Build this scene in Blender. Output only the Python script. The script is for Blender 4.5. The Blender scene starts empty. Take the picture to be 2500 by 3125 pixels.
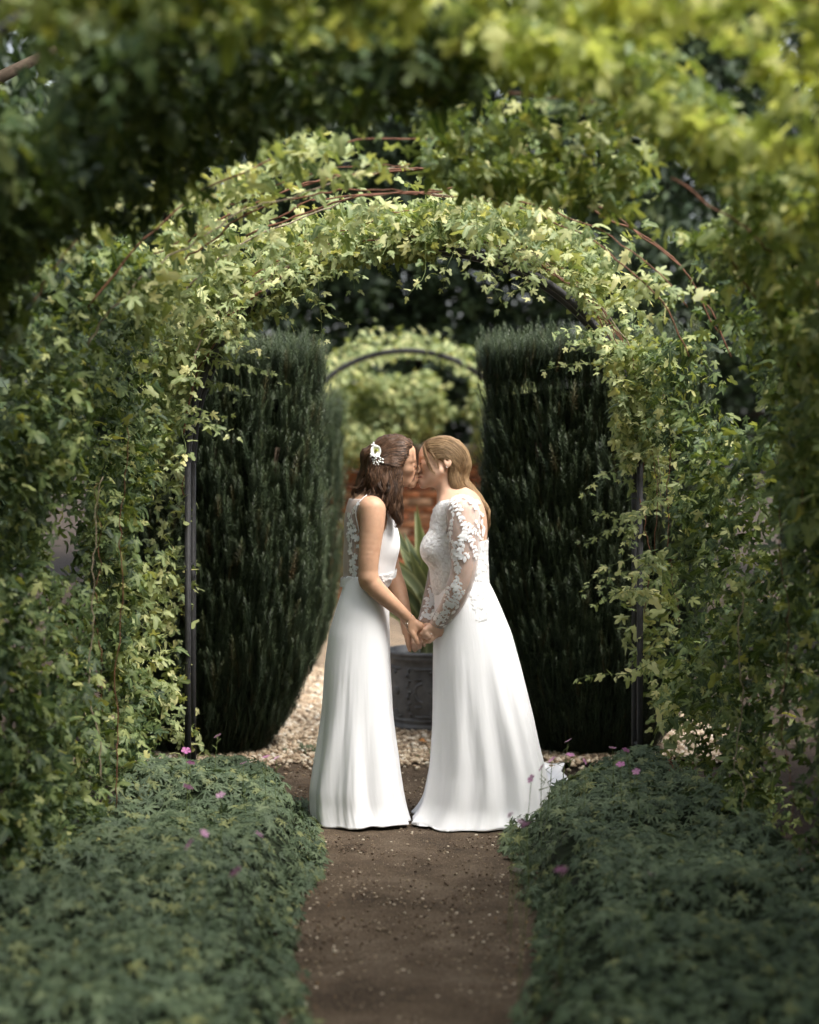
import bpy, math, random
import numpy as np
from mathutils import Vector, Matrix, Euler

random.seed(7)
RNG = np.random.default_rng(11)
SC = bpy.context.scene
COL = SC.collection

# ------------------------------------------------------------------ camera
CAM_Z = 1.62
cam_data = bpy.data.cameras.new("camera")
cam_data.sensor_fit = 'VERTICAL'
cam_data.sensor_height = 36.0
cam_data.lens = 67.13
cam_data.shift_y = -0.0686
cam_data.clip_start = 0.05
cam_data.clip_end = 400.0
cam_data.dof.use_dof = True
cam_data.dof.focus_distance = 8.2
cam_data.dof.aperture_fstop = 1.5
cam = bpy.data.objects.new("camera", cam_data)
cam.location = (0, 0, CAM_Z)
cam.rotation_euler = (math.pi / 2, 0, 0)
COL.objects.link(cam)
SC.camera = cam

# ------------------------------------------------------------------ sky and sun (bright, thinly overcast)
SUN_EL, SUN_AZ = math.radians(58), math.radians(125)   # azimuth from +Y towards +X
world = bpy.data.worlds.new("World")
SC.world = world
world.use_nodes = True
wn = world.node_tree
wn.nodes.clear()
sky = wn.nodes.new('ShaderNodeTexSky')
sky.sky_type = 'NISHITA'
sky.sun_disc = False
sky.sun_elevation = SUN_EL
sky.sun_rotation = SUN_AZ
sky.air_density = 1.0
sky.dust_density = 4.0
sky.ozone_density = 1.0
hs = wn.nodes.new('ShaderNodeHueSaturation')
hs.inputs['Saturation'].default_value = 0.40
bg = wn.nodes.new('ShaderNodeBackground')
bg.inputs['Strength'].default_value = 0.15
wo = wn.nodes.new('ShaderNodeOutputWorld')
wn.links.new(sky.outputs[0], hs.inputs['Color'])
wn.links.new(hs.outputs[0], bg.inputs['Color'])
wn.links.new(bg.outputs[0], wo.inputs['Surface'])

sun_data = bpy.data.lights.new("sun", 'SUN')
sun_data.energy = 1.8
sun_data.angle = math.radians(28)
sun_data.color = (1.0, 0.96, 0.90)
sun = bpy.data.objects.new("sun", sun_data)
sd = Vector((math.sin(SUN_AZ) * math.cos(SUN_EL), math.cos(SUN_AZ) * math.cos(SUN_EL), math.sin(SUN_EL)))
sun.rotation_euler = sd.to_track_quat('Z', 'Y').to_euler()
sun.location = (6, -4, 12)
COL.objects.link(sun)

SC.view_settings.view_transform = 'Standard'
SC.view_settings.look = 'None'
SC.view_settings.exposure = 1.55
SC.view_settings.gamma = 1.0
SC.view_settings.use_curve_mapping = False
SC.render.engine = 'CYCLES'
cy = SC.cycles
cy.max_bounces = 6
cy.diffuse_bounces = 3
cy.glossy_bounces = 2
cy.transmission_bounces = 4
cy.use_adaptive_sampling = True
cy.adaptive_threshold = 0.02
cy.transparent_max_bounces = 12
cy.use_denoising = True
cy.caustics_reflective = False
cy.caustics_refractive = False
cy.sample_clamp_indirect = 6.0

# ------------------------------------------------------------------ measured positions -> world
FP = 5827.0                       # focal length in photograph pixels
def W(px, py, y):
    return np.array([(px - 1250.0) * y / FP, y, CAM_Z - (py - 1348.0) * y / FP])
def PV(vx, vy, y):                # measured on the half-size print
    return W(vx * 1.44928, vy * 1.44928, y)
def P1(rx, ry, y):                # measured on the enlargement of the couple
    return W(1000 + .32464 * rx, 1280 + .32464 * ry, y)
def PH(hx, hy, y):                # measured on the enlargement of the hands
    return W(1190 + .11594 * hx, 1820 + .11594 * hy, y)

# ------------------------------------------------------------------ object helpers
def tag(o, label=None, cat=None, group=None, kind=None):
    if label: o["label"] = label
    if cat: o["category"] = cat
    if group: o["group"] = group
    if kind: o["kind"] = kind
    return o

def empty(name, loc=(0, 0, 0)):
    o = bpy.data.objects.new(name, None)
    o.location = loc
    o.empty_display_size = .1
    COL.objects.link(o)
    return o

def mesh_np(name, V, F, smooth=True):
    """F: list of integer arrays, each (n,3) or (n,4)"""
    me = bpy.data.meshes.new(name)
    V = np.asarray(V, dtype=np.float32)
    if not isinstance(F, list): F = [F]
    F = [np.asarray(f, dtype=np.int32) for f in F if len(f)]
    me.vertices.add(len(V))
    me.vertices.foreach_set("co", V.ravel())
    lt = np.concatenate([np.full(len(f), f.shape[1], np.int32) for f in F])
    li = np.concatenate([f.ravel() for f in F])
    ls = np.concatenate([[0], np.cumsum(lt)[:-1]]).astype(np.int32)
    me.loops.add(len(li))
    me.loops.foreach_set("vertex_index", li)
    me.polygons.add(len(lt))
    me.polygons.foreach_set("loop_start", ls)
    me.polygons.foreach_set("loop_total", lt)
    if smooth:
        me.polygons.foreach_set("use_smooth", np.ones(len(lt), dtype=bool))
    me.update(calc_edges=True)
    me.validate()
    return me

def fattr(me, name, vals):
    a = me.attributes.new(name, 'FLOAT', 'POINT')
    a.data.foreach_set("value", np.asarray(vals, dtype=np.float32))

def obj(name, me, mat=None, parent=None, loc=None):
    o = bpy.data.objects.new(name, me)
    if mat is not None and len(me.materials) == 0:
        me.materials.append(mat)
    COL.objects.link(o)
    if parent is not None:
        o.parent = parent
        # geometry is written in world coordinates: undo the parents' offsets
        off = Vector((0, 0, 0))
        p = parent
        while p is not None:
            off += Vector(p.location)
            p = p.parent
        if loc is None:
            o.location = -off
        else:
            o.location = Vector(loc) - off
    elif loc is not None:
        o.location = loc
    return o

class MB:
    """collects quads and triangles for one mesh"""
    def __init__(s): s.v = []; s.q = []; s.t = []; s.n = 0; s.a = []
    def add(s, V, Q=None, T=None, a=None):
        V = np.asarray(V, dtype=np.float64)
        if Q is not None and len(Q): s.q.append(np.asarray(Q) + s.n)
        if T is not None and len(T): s.t.append(np.asarray(T) + s.n)
        s.v.append(V); s.n += len(V)
        s.a.append(np.zeros(len(V)) if a is None else np.broadcast_to(np.asarray(a, dtype=np.float64), (len(V),)))
    def mesh(s, name, smooth=True, attr=None):
        F = []
        if s.q: F.append(np.concatenate(s.q))
        if s.t: F.append(np.concatenate(s.t))
        me = mesh_np(name, np.concatenate(s.v), F, smooth)
        if attr: fattr(me, attr, np.concatenate(s.a))
        return me
    def tube(s, pts, rad, sides=6, a=None, cap=True):
        pts = np.asarray(pts, dtype=np.float64); n = len(pts)
        rad = np.broadcast_to(np.asarray(rad, dtype=np.float64), (n,))
        d = np.gradient(pts, axis=0); d /= np.linalg.norm(d, axis=1)[:, None] + 1e-9
        ref = np.array([0., 0, 1]) if abs(d[0][2]) < .9 else np.array([1., 0, 0])
        u = np.cross(d, ref); u /= np.linalg.norm(u, axis=1)[:, None] + 1e-9
        w = np.cross(d, u)
        th = np.arange(sides) * 2 * math.pi / sides
        ring = pts[:, None, :] + rad[:, None, None] * (np.cos(th)[None, :, None] * u[:, None, :] + np.sin(th)[None, :, None] * w[:, None, :])
        V = ring.reshape(-1, 3)
        i = np.arange(n - 1)[:, None] * sides; j = np.arange(sides)[None, :]; j2 = (j + 1) % sides
        Q = np.stack([i + j, i + j2, i + sides + j2, i + sides + j], -1).reshape(-1, 4)
        T = []
        if cap:
            V = np.vstack([V, pts[0], pts[-1]])
            b = (n - 1) * sides
            for k in range(sides):
                T.append([n * sides, (k + 1) % sides, k]); T.append([n * sides + 1, b + k, b + (k + 1) % sides])
        av = None
        if a is not None:
            a = np.broadcast_to(np.asarray(a, dtype=np.float64), (n,))
            av = np.repeat(a, sides)
            if cap: av = np.concatenate([av, [a[0], a[-1]]])
        s.add(V, Q, T, av)
    def box(s, c, half, R=None, a=None):
        c = np.asarray(c, float); h = np.asarray(half, float)
        V = np.array([[x, y, z] for x in (-1, 1) for y in (-1, 1) for z in (-1, 1)], float) * h
        if R is not None: V = V @ np.asarray(R).T
        Q = [[0, 1, 3, 2], [4, 6, 7, 5], [0, 4, 5, 1], [2, 3, 7, 6], [0, 2, 6, 4], [1, 5, 7, 3]]
        s.add(V + c, Q, None, a)
    def lathe(s, prof, c=(0, 0, 0), seg=32, a=None):
        prof = np.asarray(prof, float); n = len(prof)
        th = np.arange(seg) * 2 * math.pi / seg
        V = np.stack([prof[:, 0][:, None] * np.cos(th), prof[:, 0][:, None] * np.sin(th), np.repeat(prof[:, 1][:, None], seg, 1)], -1).reshape(-1, 3) + np.asarray(c)
        i = np.arange(n - 1)[:, None] * seg; j = np.arange(seg)[None, :]; j2 = (j + 1) % seg
        s.add(V, np.stack([i + j, i + j2, i + seg + j2, i + seg + j], -1).reshape(-1, 4), None, a)

def catmull(pts, n):
    pts = np.asarray(pts, float)
    P = np.vstack([2 * pts[0] - pts[1], pts, 2 * pts[-1] - pts[-2]])
    m = len(pts) - 1
    t = np.linspace(0, m - 1e-6, n); i = t.astype(int); f = (t - i)[:, None]
    a, b, c, d = P[i], P[i + 1], P[i + 2], P[i + 3]
    return .5 * ((2 * b) + (-a + c) * f + (2 * a - 5 * b + 4 * c - d) * f ** 2 + (-a + 3 * b - 3 * c + d) * f ** 3)

# ------------------------------------------------------------------ smooth value noise (numpy)
_perm = np.random.default_rng(3).random((64, 64, 64))
def vnoise(p):
    p = np.asarray(p, float)
    i = np.floor(p).astype(int); f = p - i; f = f * f * (3 - 2 * f)
    r = 0
    for dx in (0, 1):
        for dy in (0, 1):
            for dz in (0, 1):
                w = (f[..., 0] if dx else 1 - f[..., 0]) * (f[..., 1] if dy else 1 - f[..., 1]) * (f[..., 2] if dz else 1 - f[..., 2])
                r = r + w * _perm[(i[..., 0] + dx) % 64, (i[..., 1] + dy) % 64, (i[..., 2] + dz) % 64]
    return r

# ------------------------------------------------------------------ materials
def new_mat(name):
    m = bpy.data.materials.new(name); m.use_nodes = True
    nt = m.node_tree; nt.nodes.clear()
    out = nt.nodes.new('ShaderNodeOutputMaterial')
    return m, nt, out

def N(nt, typ, **kw):
    n = nt.nodes.new(typ)
    for k, v in kw.items():
        if k.startswith('i_'):
            n.inputs[k[2:].replace('_', ' ')].default_value = v
        else:
            setattr(n, k, v)
    return n

def ramp(nt, fac, stops):
    r = nt.nodes.new('ShaderNodeValToRGB')
    el = r.color_ramp.elements
    while len(el) > 1: el.remove(el[-1])
    el[0].position = stops[0][0]; el[0].color = (*stops[0][1], 1)
    for p, c in stops[1:]:
        e = el.new(p); e.color = (*c, 1)
    nt.links.new(fac, r.inputs[0])
    return r.outputs[0]

def mixc(nt, fac, a, b, mode='MIX'):
    m = nt.nodes.new('ShaderNodeMix'); m.data_type = 'RGBA'; m.blend_type = mode
    for sock, v in ((m.inputs[0], fac), (m.inputs[6], a), (m.inputs[7], b)):
        if isinstance(v, bpy.types.NodeSocket): nt.links.new(v, sock)
        elif isinstance(v, (int, float)): sock.default_value = v
        else: sock.default_value = (*v, 1)
    return m.outputs[2]

def plain(name, col, rough=.6, spec=.4, metal=0, noise=0, nscale=20, bump=0, bscale=60, sheen=0):
    m, nt, out = new_mat(name)
    b = N(nt, 'ShaderNodeBsdfPrincipled', i_Roughness=rough, i_Metallic=metal)
    b.inputs['Specular IOR Level'].default_value = spec
    b.inputs['Base Color'].default_value = (*col, 1)
    if sheen: b.inputs['Sheen Weight'].default_value = sheen
    tc = N(nt, 'ShaderNodeTexCoord')
    if noise:
        nz = N(nt, 'ShaderNodeTexNoise', i_Scale=nscale, i_Detail=4.0)
        nt.links.new(tc.outputs['Object'], nz.inputs['Vector'])
        lo = tuple(c * (1 - noise) for c in col); hi = tuple(min(1, c * (1 + noise)) for c in col)
        nt.links.new(ramp(nt, nz.outputs['Fac'], [(.3, lo), (.7, hi)]), b.inputs['Base Color'])
    if bump:
        nz = N(nt, 'ShaderNodeTexNoise', i_Scale=bscale, i_Detail=4.0)
        nt.links.new(tc.outputs['Object'], nz.inputs['Vector'])
        bp = N(nt, 'ShaderNodeBump', i_Strength=bump, i_Distance=.01)
        nt.links.new(nz.outputs['Fac'], bp.inputs['Height'])
        nt.links.new(bp.outputs[0], b.inputs['Normal'])
    nt.links.new(b.outputs[0], out.inputs['Surface'])
    return m

def leaf_mat(name, stops, vein=(.3, .36, .12), vein_w=.5, trans=.35, tcol=(1.0, 1.05, .5), rough=.5, spec=.3, patch=0.0, patch_col=(.3, .22, .05)):
    """stops: colours spread over the plant leaf by leaf; attribute 'vein' lightens the ribs"""
    m, nt, out = new_mat(name)
    oi = N(nt, 'ShaderNodeObjectInfo')
    col = ramp(nt, oi.outputs['Random'], stops)
    at = N(nt, 'ShaderNodeAttribute', attribute_name='vein')
    mu = N(nt, 'ShaderNodeMath', operation='MULTIPLY'); mu.inputs[1].default_value = vein_w
    nt.links.new(at.outputs['Fac'], mu.inputs[0])
    col = mixc(nt, mu.outputs[0], col, vein)
    tc = N(nt, 'ShaderNodeTexCoord')
    nz = N(nt, 'ShaderNodeTexNoise', i_Scale=2.5, i_Detail=3.0)
    nt.links.new(tc.outputs['Object'], nz.inputs['Vector'])
    if patch:
        fac = ramp(nt, nz.outputs['Fac'], [(.62, (0, 0, 0)), (.75, (patch, patch, patch))])
        col = mixc(nt, fac, col, patch_col)
    b = N(nt, 'ShaderNodeBsdfPrincipled', i_Roughness=rough)
    b.inputs['Specular IOR Level'].default_value = spec
    nt.links.new(col, b.inputs['Base Color'])
    if trans:
        t = N(nt, 'ShaderNodeBsdfTranslucent')
        nt.links.new(mixc(nt, 1.0, col, tcol, 'MULTIPLY'), t.inputs['Color'])
        mx = N(nt, 'ShaderNodeMixShader'); mx.inputs[0].default_value = trans
        nt.links.new(b.outputs[0], mx.inputs[1]); nt.links.new(t.outputs[0], mx.inputs[2])
        nt.links.new(mx.outputs[0], out.inputs['Surface'])
    else:
        nt.links.new(b.outputs[0], out.inputs['Surface'])
    return m

# ------------------------------------------------------------------ scattering one mass as instances of small meshes
def scatter(name, protos, P, R, S, IDX, parent=None, kind='stuff'):
    """one object: mesh points + geometry nodes placing protos[IDX] with euler R and scale S"""
    me = bpy.data.meshes.new(name)
    P = np.asarray(P, np.float32); n = len(P)
    me.vertices.add(n); me.vertices.foreach_set("co", P.ravel())
    a = me.attributes.new('rot', 'FLOAT_VECTOR', 'POINT'); a.data.foreach_set('vector', np.asarray(R, np.float32).ravel())
    S = np.asarray(S, np.float32)
    if S.ndim == 1: S = np.repeat(S[:, None], 3, 1)
    a = me.attributes.new('scl', 'FLOAT_VECTOR', 'POINT'); a.data.foreach_set('vector', S.ravel())
    a = me.attributes.new('idx', 'INT', 'POINT'); a.data.foreach_set('value', np.asarray(IDX, np.int32))
    o = obj(name, me, None, parent)
    ng = bpy.data.node_groups.new(name + "_nodes", 'GeometryNodeTree')
    ng.interface.new_socket('Geometry', in_out='INPUT', socket_type='NodeSocketGeometry')
    ng.interface.new_socket('Geometry', in_out='OUTPUT', socket_type='NodeSocketGeometry')
    gi = ng.nodes.new('NodeGroupInput'); go = ng.nodes.new('NodeGroupOutput')
    jn = ng.nodes.new('GeometryNodeJoinGeometry')
    def attr(nm, t):
        q = ng.nodes.new('GeometryNodeInputNamedAttribute'); q.data_type = t; q.inputs['Name'].default_value = nm
        return q.outputs['Attribute']
    rot = attr('rot', 'FLOAT_VECTOR'); scl = attr('scl', 'FLOAT_VECTOR'); idx = attr('idx', 'INT')
    e2r = ng.nodes.new('FunctionNodeEulerToRotation'); ng.links.new(rot, e2r.inputs[0])
    for k, me_p in enumerate(protos):
        po = bpy.data.objects.new(me_p.name + "_source", me_p)
        oi = ng.nodes.new('GeometryNodeObjectInfo'); oi.inputs['Object'].default_value = po
        cmp_ = ng.nodes.new('FunctionNodeCompare'); cmp_.data_type = 'INT'; cmp_.operation = 'EQUAL'
        ng.links.new(idx, cmp_.inputs[2]); cmp_.inputs[3].default_value = k
        ip = ng.nodes.new('GeometryNodeInstanceOnPoints')
        ng.links.new(gi.outputs[0], ip.inputs['Points'])
        ng.links.new(cmp_.outputs[0], ip.inputs['Selection'])
        ng.links.new(oi.outputs['Geometry'], ip.inputs['Instance'])
        ng.links.new(e2r.outputs[0], ip.inputs['Rotation'])
        ng.links.new(scl, ip.inputs['Scale'])
        ng.links.new(ip.outputs[0], jn.inputs[0])
    ng.links.new(jn.outputs[0], go.inputs[0])
    md = o.modifiers.new('scatter', 'NODES'); md.node_group = ng
    if kind: o["kind"] = kind
    return o

def frame_euler(nrm, roll):
    """eulers whose local +Z is nrm and local +Y is turned by roll about it"""
    nrm = np.asarray(nrm, float)
    out = np.zeros((len(nrm), 3))
    for i in range(len(nrm)):
        q = Vector(nrm[i]).to_track_quat('Z', 'Y')
        out[i] = (q.to_matrix() @ Matrix.Rotation(roll[i], 3, 'Z')).to_euler()
    return out

def dir_euler(nrm, tip):
    """local +Z along nrm, local +Y as close as possible to tip"""
    nrm = np.asarray(nrm, float); tip = np.asarray(tip, float)
    z = nrm / (np.linalg.norm(nrm, axis=1)[:, None] + 1e-9)
    y = tip - (tip * z).sum(1)[:, None] * z
    bad = np.linalg.norm(y, axis=1) < 1e-4
    y[bad] = np.cross(z[bad], [1., 0.3, 0.2])
    y /= np.linalg.norm(y, axis=1)[:, None]
    x = np.cross(y, z)
    # euler XYZ from matrix columns x,y,z
    m = np.stack([x, y, z], -1)
    sy = np.sqrt(m[:, 0, 0] ** 2 + m[:, 1, 0] ** 2)
    ex = np.arctan2(m[:, 2, 1], m[:, 2, 2]); ey = np.arctan2(-m[:, 2, 0], sy); ez = np.arctan2(m[:, 1, 0], m[:, 0, 0])
    return np.stack([ex, ey, ez], -1)

def place_pieces(name, protos, P, R, S, IDX, parent):
    off = Vector((0, 0, 0)); p = parent
    while p is not None:
        off += Vector(p.location); p = p.parent
    S = np.asarray(S)
    for i in range(len(P)):
        o = bpy.data.objects.new(name, protos[IDX[i]])
        COL.objects.link(o)
        o.parent = parent
        o.location = Vector(P[i]) - off
        o.rotation_euler = Euler(R[i])
        o.scale = (S[i],) * 3 if S.ndim == 1 else tuple(S[i])

def split_pieces(part, mass, protos, P, R, S, IDX, parent, limit=300, bias=None):
    """the pieces that show largest become objects, the rest one mass"""
    P = np.asarray(P); S = np.asarray(S)
    s1 = S if S.ndim == 1 else S.max(1)
    px = P[:, 0] / P[:, 1] * FP; pz = (P[:, 2] - CAM_Z) / P[:, 1] * FP
    inside = (np.abs(px) < 1250) & (pz < 1348) & (pz > -1777)
    score = s1 / P[:, 1] * np.where(inside, 1, .01)
    if bias is not None: score = score * bias
    order = np.argsort(-score)
    a, b = order[:limit], order[limit:]
    IDX = np.asarray(IDX)
    place_pieces(part, protos, P[a], R[a], S[a], IDX[a], parent)
    if len(b):
        scatter(mass, protos, P[b], R[b], S[b], IDX[b], parent)
# ------------------------------------------------------------------ rounded bodies: distance field on a grid, then a surface
class Grid:
    def __init__(s, lo, hi, h):
        s.lo = np.asarray(lo, float); s.h = h
        s.n = np.ceil((np.asarray(hi, float) - s.lo) / h).astype(int) + 1
        s.ax = [s.lo[i] + h * np.arange(s.n[i]) for i in range(3)]
    def field(s): return np.full(tuple(s.n), .12, np.float32)
    def box(s, lo, hi, m):
        a = np.clip(np.floor((np.asarray(lo) - m - s.lo) / s.h).astype(int), 0, s.n)
        b = np.clip(np.ceil((np.asarray(hi) + m - s.lo) / s.h).astype(int) + 1, 0, s.n)
        return tuple(slice(a[i], b[i]) for i in range(3))
    def pts(s, sl):
        return np.meshgrid(s.ax[0][sl[0]], s.ax[1][sl[1]], s.ax[2][sl[2]], indexing='ij')

def smin(a, b, k):
    if k <= 0: return np.minimum(a, b)
    h = np.clip(.5 + .5 * (b - a) / k, 0, 1)
    return b * (1 - h) + a * h - k * h * (1 - h)

def d_cone(X, Y, Z, a, b, r1, r2):
    ba = b - a; L2 = ba @ ba
    t = np.clip(((X - a[0]) * ba[0] + (Y - a[1]) * ba[1] + (Z - a[2]) * ba[2]) / L2, 0, 1)
    return np.sqrt((X - a[0] - t * ba[0]) ** 2 + (Y - a[1] - t * ba[1]) ** 2 + (Z - a[2] - t * ba[2]) ** 2) - (r1 + (r2 - r1) * t)

def d_ell(X, Y, Z, c, r, Rm=None):
    x, y, z = X - c[0], Y - c[1], Z - c[2]
    if Rm is not None:
        x, y, z = (x * Rm[0, 0] + y * Rm[1, 0] + z * Rm[2, 0], x * Rm[0, 1] + y * Rm[1, 1] + z * Rm[2, 1], x * Rm[0, 2] + y * Rm[1, 2] + z * Rm[2, 2])
    k0 = np.sqrt((x / r[0]) ** 2 + (y / r[1]) ** 2 + (z / r[2]) ** 2)
    k1 = np.sqrt((x / r[0] ** 2) ** 2 + (y / r[1] ** 2) ** 2 + (z / r[2] ** 2) ** 2) + 1e-6
    return k0 * (k0 - 1) / k1

class Body:
    def __init__(s, g): s.g = g; s.D = g.field()
    def cone(s, a, b, r1, r2, k=.02, sub=False):
        a = np.asarray(a, float); b = np.asarray(b, float)
        R = max(r1, r2)
        sl = s.g.box(np.minimum(a, b) - R, np.maximum(a, b) + R, k + .03)
        X, Y, Z = s.g.pts(sl)
        d = d_cone(X, Y, Z, a, b, r1, r2).astype(np.float32)
        s.D[sl] = -smin(-s.D[sl], d, k) if sub else smin(s.D[sl], d, k)
        return s
    def chain(s, pts, rads, k=.012):
        # consecutive pieces share their end ball, so they are joined hard; limbs are resampled along a smooth curve first
        pts = np.asarray(pts, float); rads = np.asarray(rads, float)
        if k >= .015 and len(pts) > 2:
            q = catmull(np.column_stack([pts, rads]), 6 * (len(pts) - 1) + 1)
            pts, rads = q[:, :3], q[:, 3]
        for i in range(len(pts) - 1): s.cone(pts[i], pts[i + 1], rads[i], rads[i + 1], k if i == 0 and s.D.min() < 0 else min(k, .002))
        return s
    def ell(s, c, r, k=.02, R=None, sub=False):
        c = np.asarray(c, float); m = max(r)
        sl = s.g.box(c - m, c + m, k + .03)
        X, Y, Z = s.g.pts(sl)
        d = d_ell(X, Y, Z, c, r, R).astype(np.float32)
        s.D[sl] = -smin(-s.D[sl], d, k) if sub else smin(s.D[sl], d, k)
        return s

def surface(g, D):
    """surface nets"""
    ins = D < 0
    c = np.zeros(tuple(np.array(D.shape) - 1), np.int8)
    for dx in (0, 1):
        for dy in (0, 1):
            for dz in (0, 1):
                c += ins[dx:D.shape[0] - 1 + dx, dy:D.shape[1] - 1 + dy, dz:D.shape[2] - 1 + dz]
    act = (c > 0) & (c < 8)
    I = np.argwhere(act)
    idx = np.full(act.shape, -1, np.int32); idx[act] = np.arange(len(I))
    cor = [(x, y, z) for x in (0, 1) for y in (0, 1) for z in (0, 1)]
    val = {k: D[I[:, 0] + k[0], I[:, 1] + k[1], I[:, 2] + k[2]] for k in cor}
    acc = np.zeros((len(I), 3)); cnt = np.zeros(len(I))
    for p in cor:
        for a in range(3):
            if p[a] == 0:
                q = list(p); q[a] = 1; q = tuple(q)
                va, vb = val[p], val[q]
                m = (va < 0) != (vb < 0)
                t = va / np.where(m, va - vb, 1)
                pos = np.tile(np.array(p, float), (len(I), 1)); pos[:, a] = t
                acc[m] += pos[m]; cnt[m] += 1
    V = (I + acc / cnt[:, None]) * g.h + g.lo
    Q = []
    for a in range(3):
        b, d = (a + 1) % 3, (a + 2) % 3
        s0 = [slice(None)] * 3; s1 = [slice(None)] * 3
        s0[a] = slice(0, -1); s1[a] = slice(1, None)
        e0, e1 = ins[tuple(s0)], ins[tuple(s1)]
        E = np.argwhere(e0 != e1)
        E = E[(E[:, b] > 0) & (E[:, d] > 0) & (E[:, b] < D.shape[b] - 1) & (E[:, d] < D.shape[d] - 1)]
        flip = e1[E[:, 0], E[:, 1], E[:, 2]]
        def cell(ob, od):
            K = E.copy(); K[:, b] += ob; K[:, d] += od
            return idx[K[:, 0], K[:, 1], K[:, 2]]
        q = np.stack([cell(-1, -1), cell(0, -1), cell(0, 0), cell(-1, 0)], -1)
        q[flip] = q[flip][:, ::-1]
        Q.append(q)
    return V, np.concatenate(Q)

def relax(V, Q, it=1, lam=.5):
    """light smoothing of a surface-net mesh"""
    e = np.concatenate([Q[:, [0, 1]], Q[:, [1, 2]], Q[:, [2, 3]], Q[:, [3, 0]]])
    e = np.concatenate([e, e[:, ::-1]])
    n = len(V); deg = np.bincount(e[:, 0], minlength=n)[:, None]
    for _ in range(it):
        A = np.stack([np.bincount(e[:, 0], weights=V[e[:, 1], k], minlength=n) for k in range(3)], -1) / np.maximum(deg, 1)
        V = V + lam * (A - V)
    return V

class Depth:
    """nearest surface of a field seen along +Y: for drawing things on it"""
    def __init__(s, g, D):
        s.g = g; s.D = D
        ins = D < 0
        s.any = ins.any(1); j = ins.argmax(1)
        j1 = np.clip(j, 1, None)
        ii, kk = np.meshgrid(np.arange(D.shape[0]), np.arange(D.shape[2]), indexing='ij')
        a = D[ii, j1 - 1, kk]; b = D[ii, j1, kk]
        t = np.clip(a / (a - b + 1e-9), 0, 1)
        s.y = np.where(s.any, g.ax[1][0] + (j1 - 1 + t) * g.h, np.nan)
    def at(s, x, z):
        i = int(np.clip(round((x - s.g.lo[0]) / s.g.h), 1, s.D.shape[0] - 2)); k = int(np.clip(round((z - s.g.lo[2]) / s.g.h), 1, s.D.shape[2] - 2))
        y = s.y[i, k]
        if np.isnan(y): return None, None
        y = np.nanmean(s.y[i - 1:i + 2, k - 1:k + 2])
        j = int(np.clip(round((y - s.g.lo[1]) / s.g.h), 1, s.D.shape[1] - 2))
        n = np.array([s.D[i + 1, j, k] - s.D[i - 1, j, k], s.D[i, j + 1, k] - s.D[i, j - 1, k], s.D[i, j, k + 1] - s.D[i, j, k - 1]], float)
        l = np.linalg.norm(n)
        return y, (n / l if l > 1e-6 else np.array([0, -1., 0]))
# ================================================================== ground, path, gravel
def grid_sheet(name, x0, x1, y0, y1, nx, ny, zf, mat, kind='structure', edge=None):
    xs = np.linspace(x0, x1, nx); ys = np.linspace(y0, y1, ny)
    X, Y = np.meshgrid(xs, ys, indexing='ij')
    if edge is not None: X, Y = edge(X, Y)
    Z = zf(X, Y)
    i = np.arange(nx - 1)[:, None] * ny; j = np.arange(ny - 1)[None, :]
    Q = np.stack([i + j, i + ny + j, i + ny + j + 1, i + j + 1], -1).reshape(-1, 4)
    o = obj(name, mesh_np(name, np.stack([X, Y, Z], -1).reshape(-1, 3), Q), mat)
    tag(o, kind=kind)
    return o

def earth_mat(name, cols, scale=6., fine=90., bump=.6, rough=.95, spots=None, spot_scale=160.):
    m, nt, out = new_mat(name)
    tc = N(nt, 'ShaderNodeTexCoord')
    n1 = N(nt, 'ShaderNodeTexNoise', i_Scale=scale, i_Detail=6.0, i_Roughness=.65)
    n2 = N(nt, 'ShaderNodeTexNoise', i_Scale=fine, i_Detail=5.0, i_Roughness=.7)
    for n_ in (n1, n2): nt.links.new(tc.outputs['Object'], n_.inputs['Vector'])
    c = ramp(nt, n1.outputs['Fac'], [(.3, cols[0]), (.5, cols[1]), (.7, cols[2])])
    c2 = ramp(nt, n2.outputs['Fac'], [(.3, (.45, .45, .45)), (.7, (1.5, 1.5, 1.5))])
    c = mixc(nt, 1.0, c, c2, 'MULTIPLY')
    hgt = n2.outputs['Fac']
    if spots:
        v = N(nt, 'ShaderNodeTexVoronoi', i_Scale=spot_scale)
        nt.links.new(tc.outputs['Object'], v.inputs['Vector'])
        n3 = N(nt, 'ShaderNodeTexNoise', i_Scale=scale * 2, i_Detail=2.0); nt.links.new(tc.outputs['Object'], n3.inputs['Vector'])
        f1 = ramp(nt, v.outputs['Distance'], [(.25, (1, 1, 1)), (.42, (0, 0, 0))])
        sx = N(nt, 'ShaderNodeSeparateColor'); nt.links.new(v.outputs['Color'], sx.inputs[0])
        f2 = ramp(nt, sx.outputs[0], [(.62, (0, 0, 0)), (.66, (1, 1, 1))])
        f = mixc(nt, 1.0, f1, f2, 'MULTIPLY')
        c = mixc(nt, f, c, spots)
    b = N(nt, 'ShaderNodeBsdfPrincipled', i_Roughness=rough)
    b.inputs['Specular IOR Level'].default_value = .2
    nt.links.new(c, b.inputs['Base Color'])
    bp = N(nt, 'ShaderNodeBump', i_Strength=bump, i_Distance=.012)
    nt.links.new(hgt, bp.inputs['Height']); nt.links.new(bp.outputs[0], b.inputs['Normal'])
    nt.links.new(b.outputs[0], out.inputs['Surface'])
    return m

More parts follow.
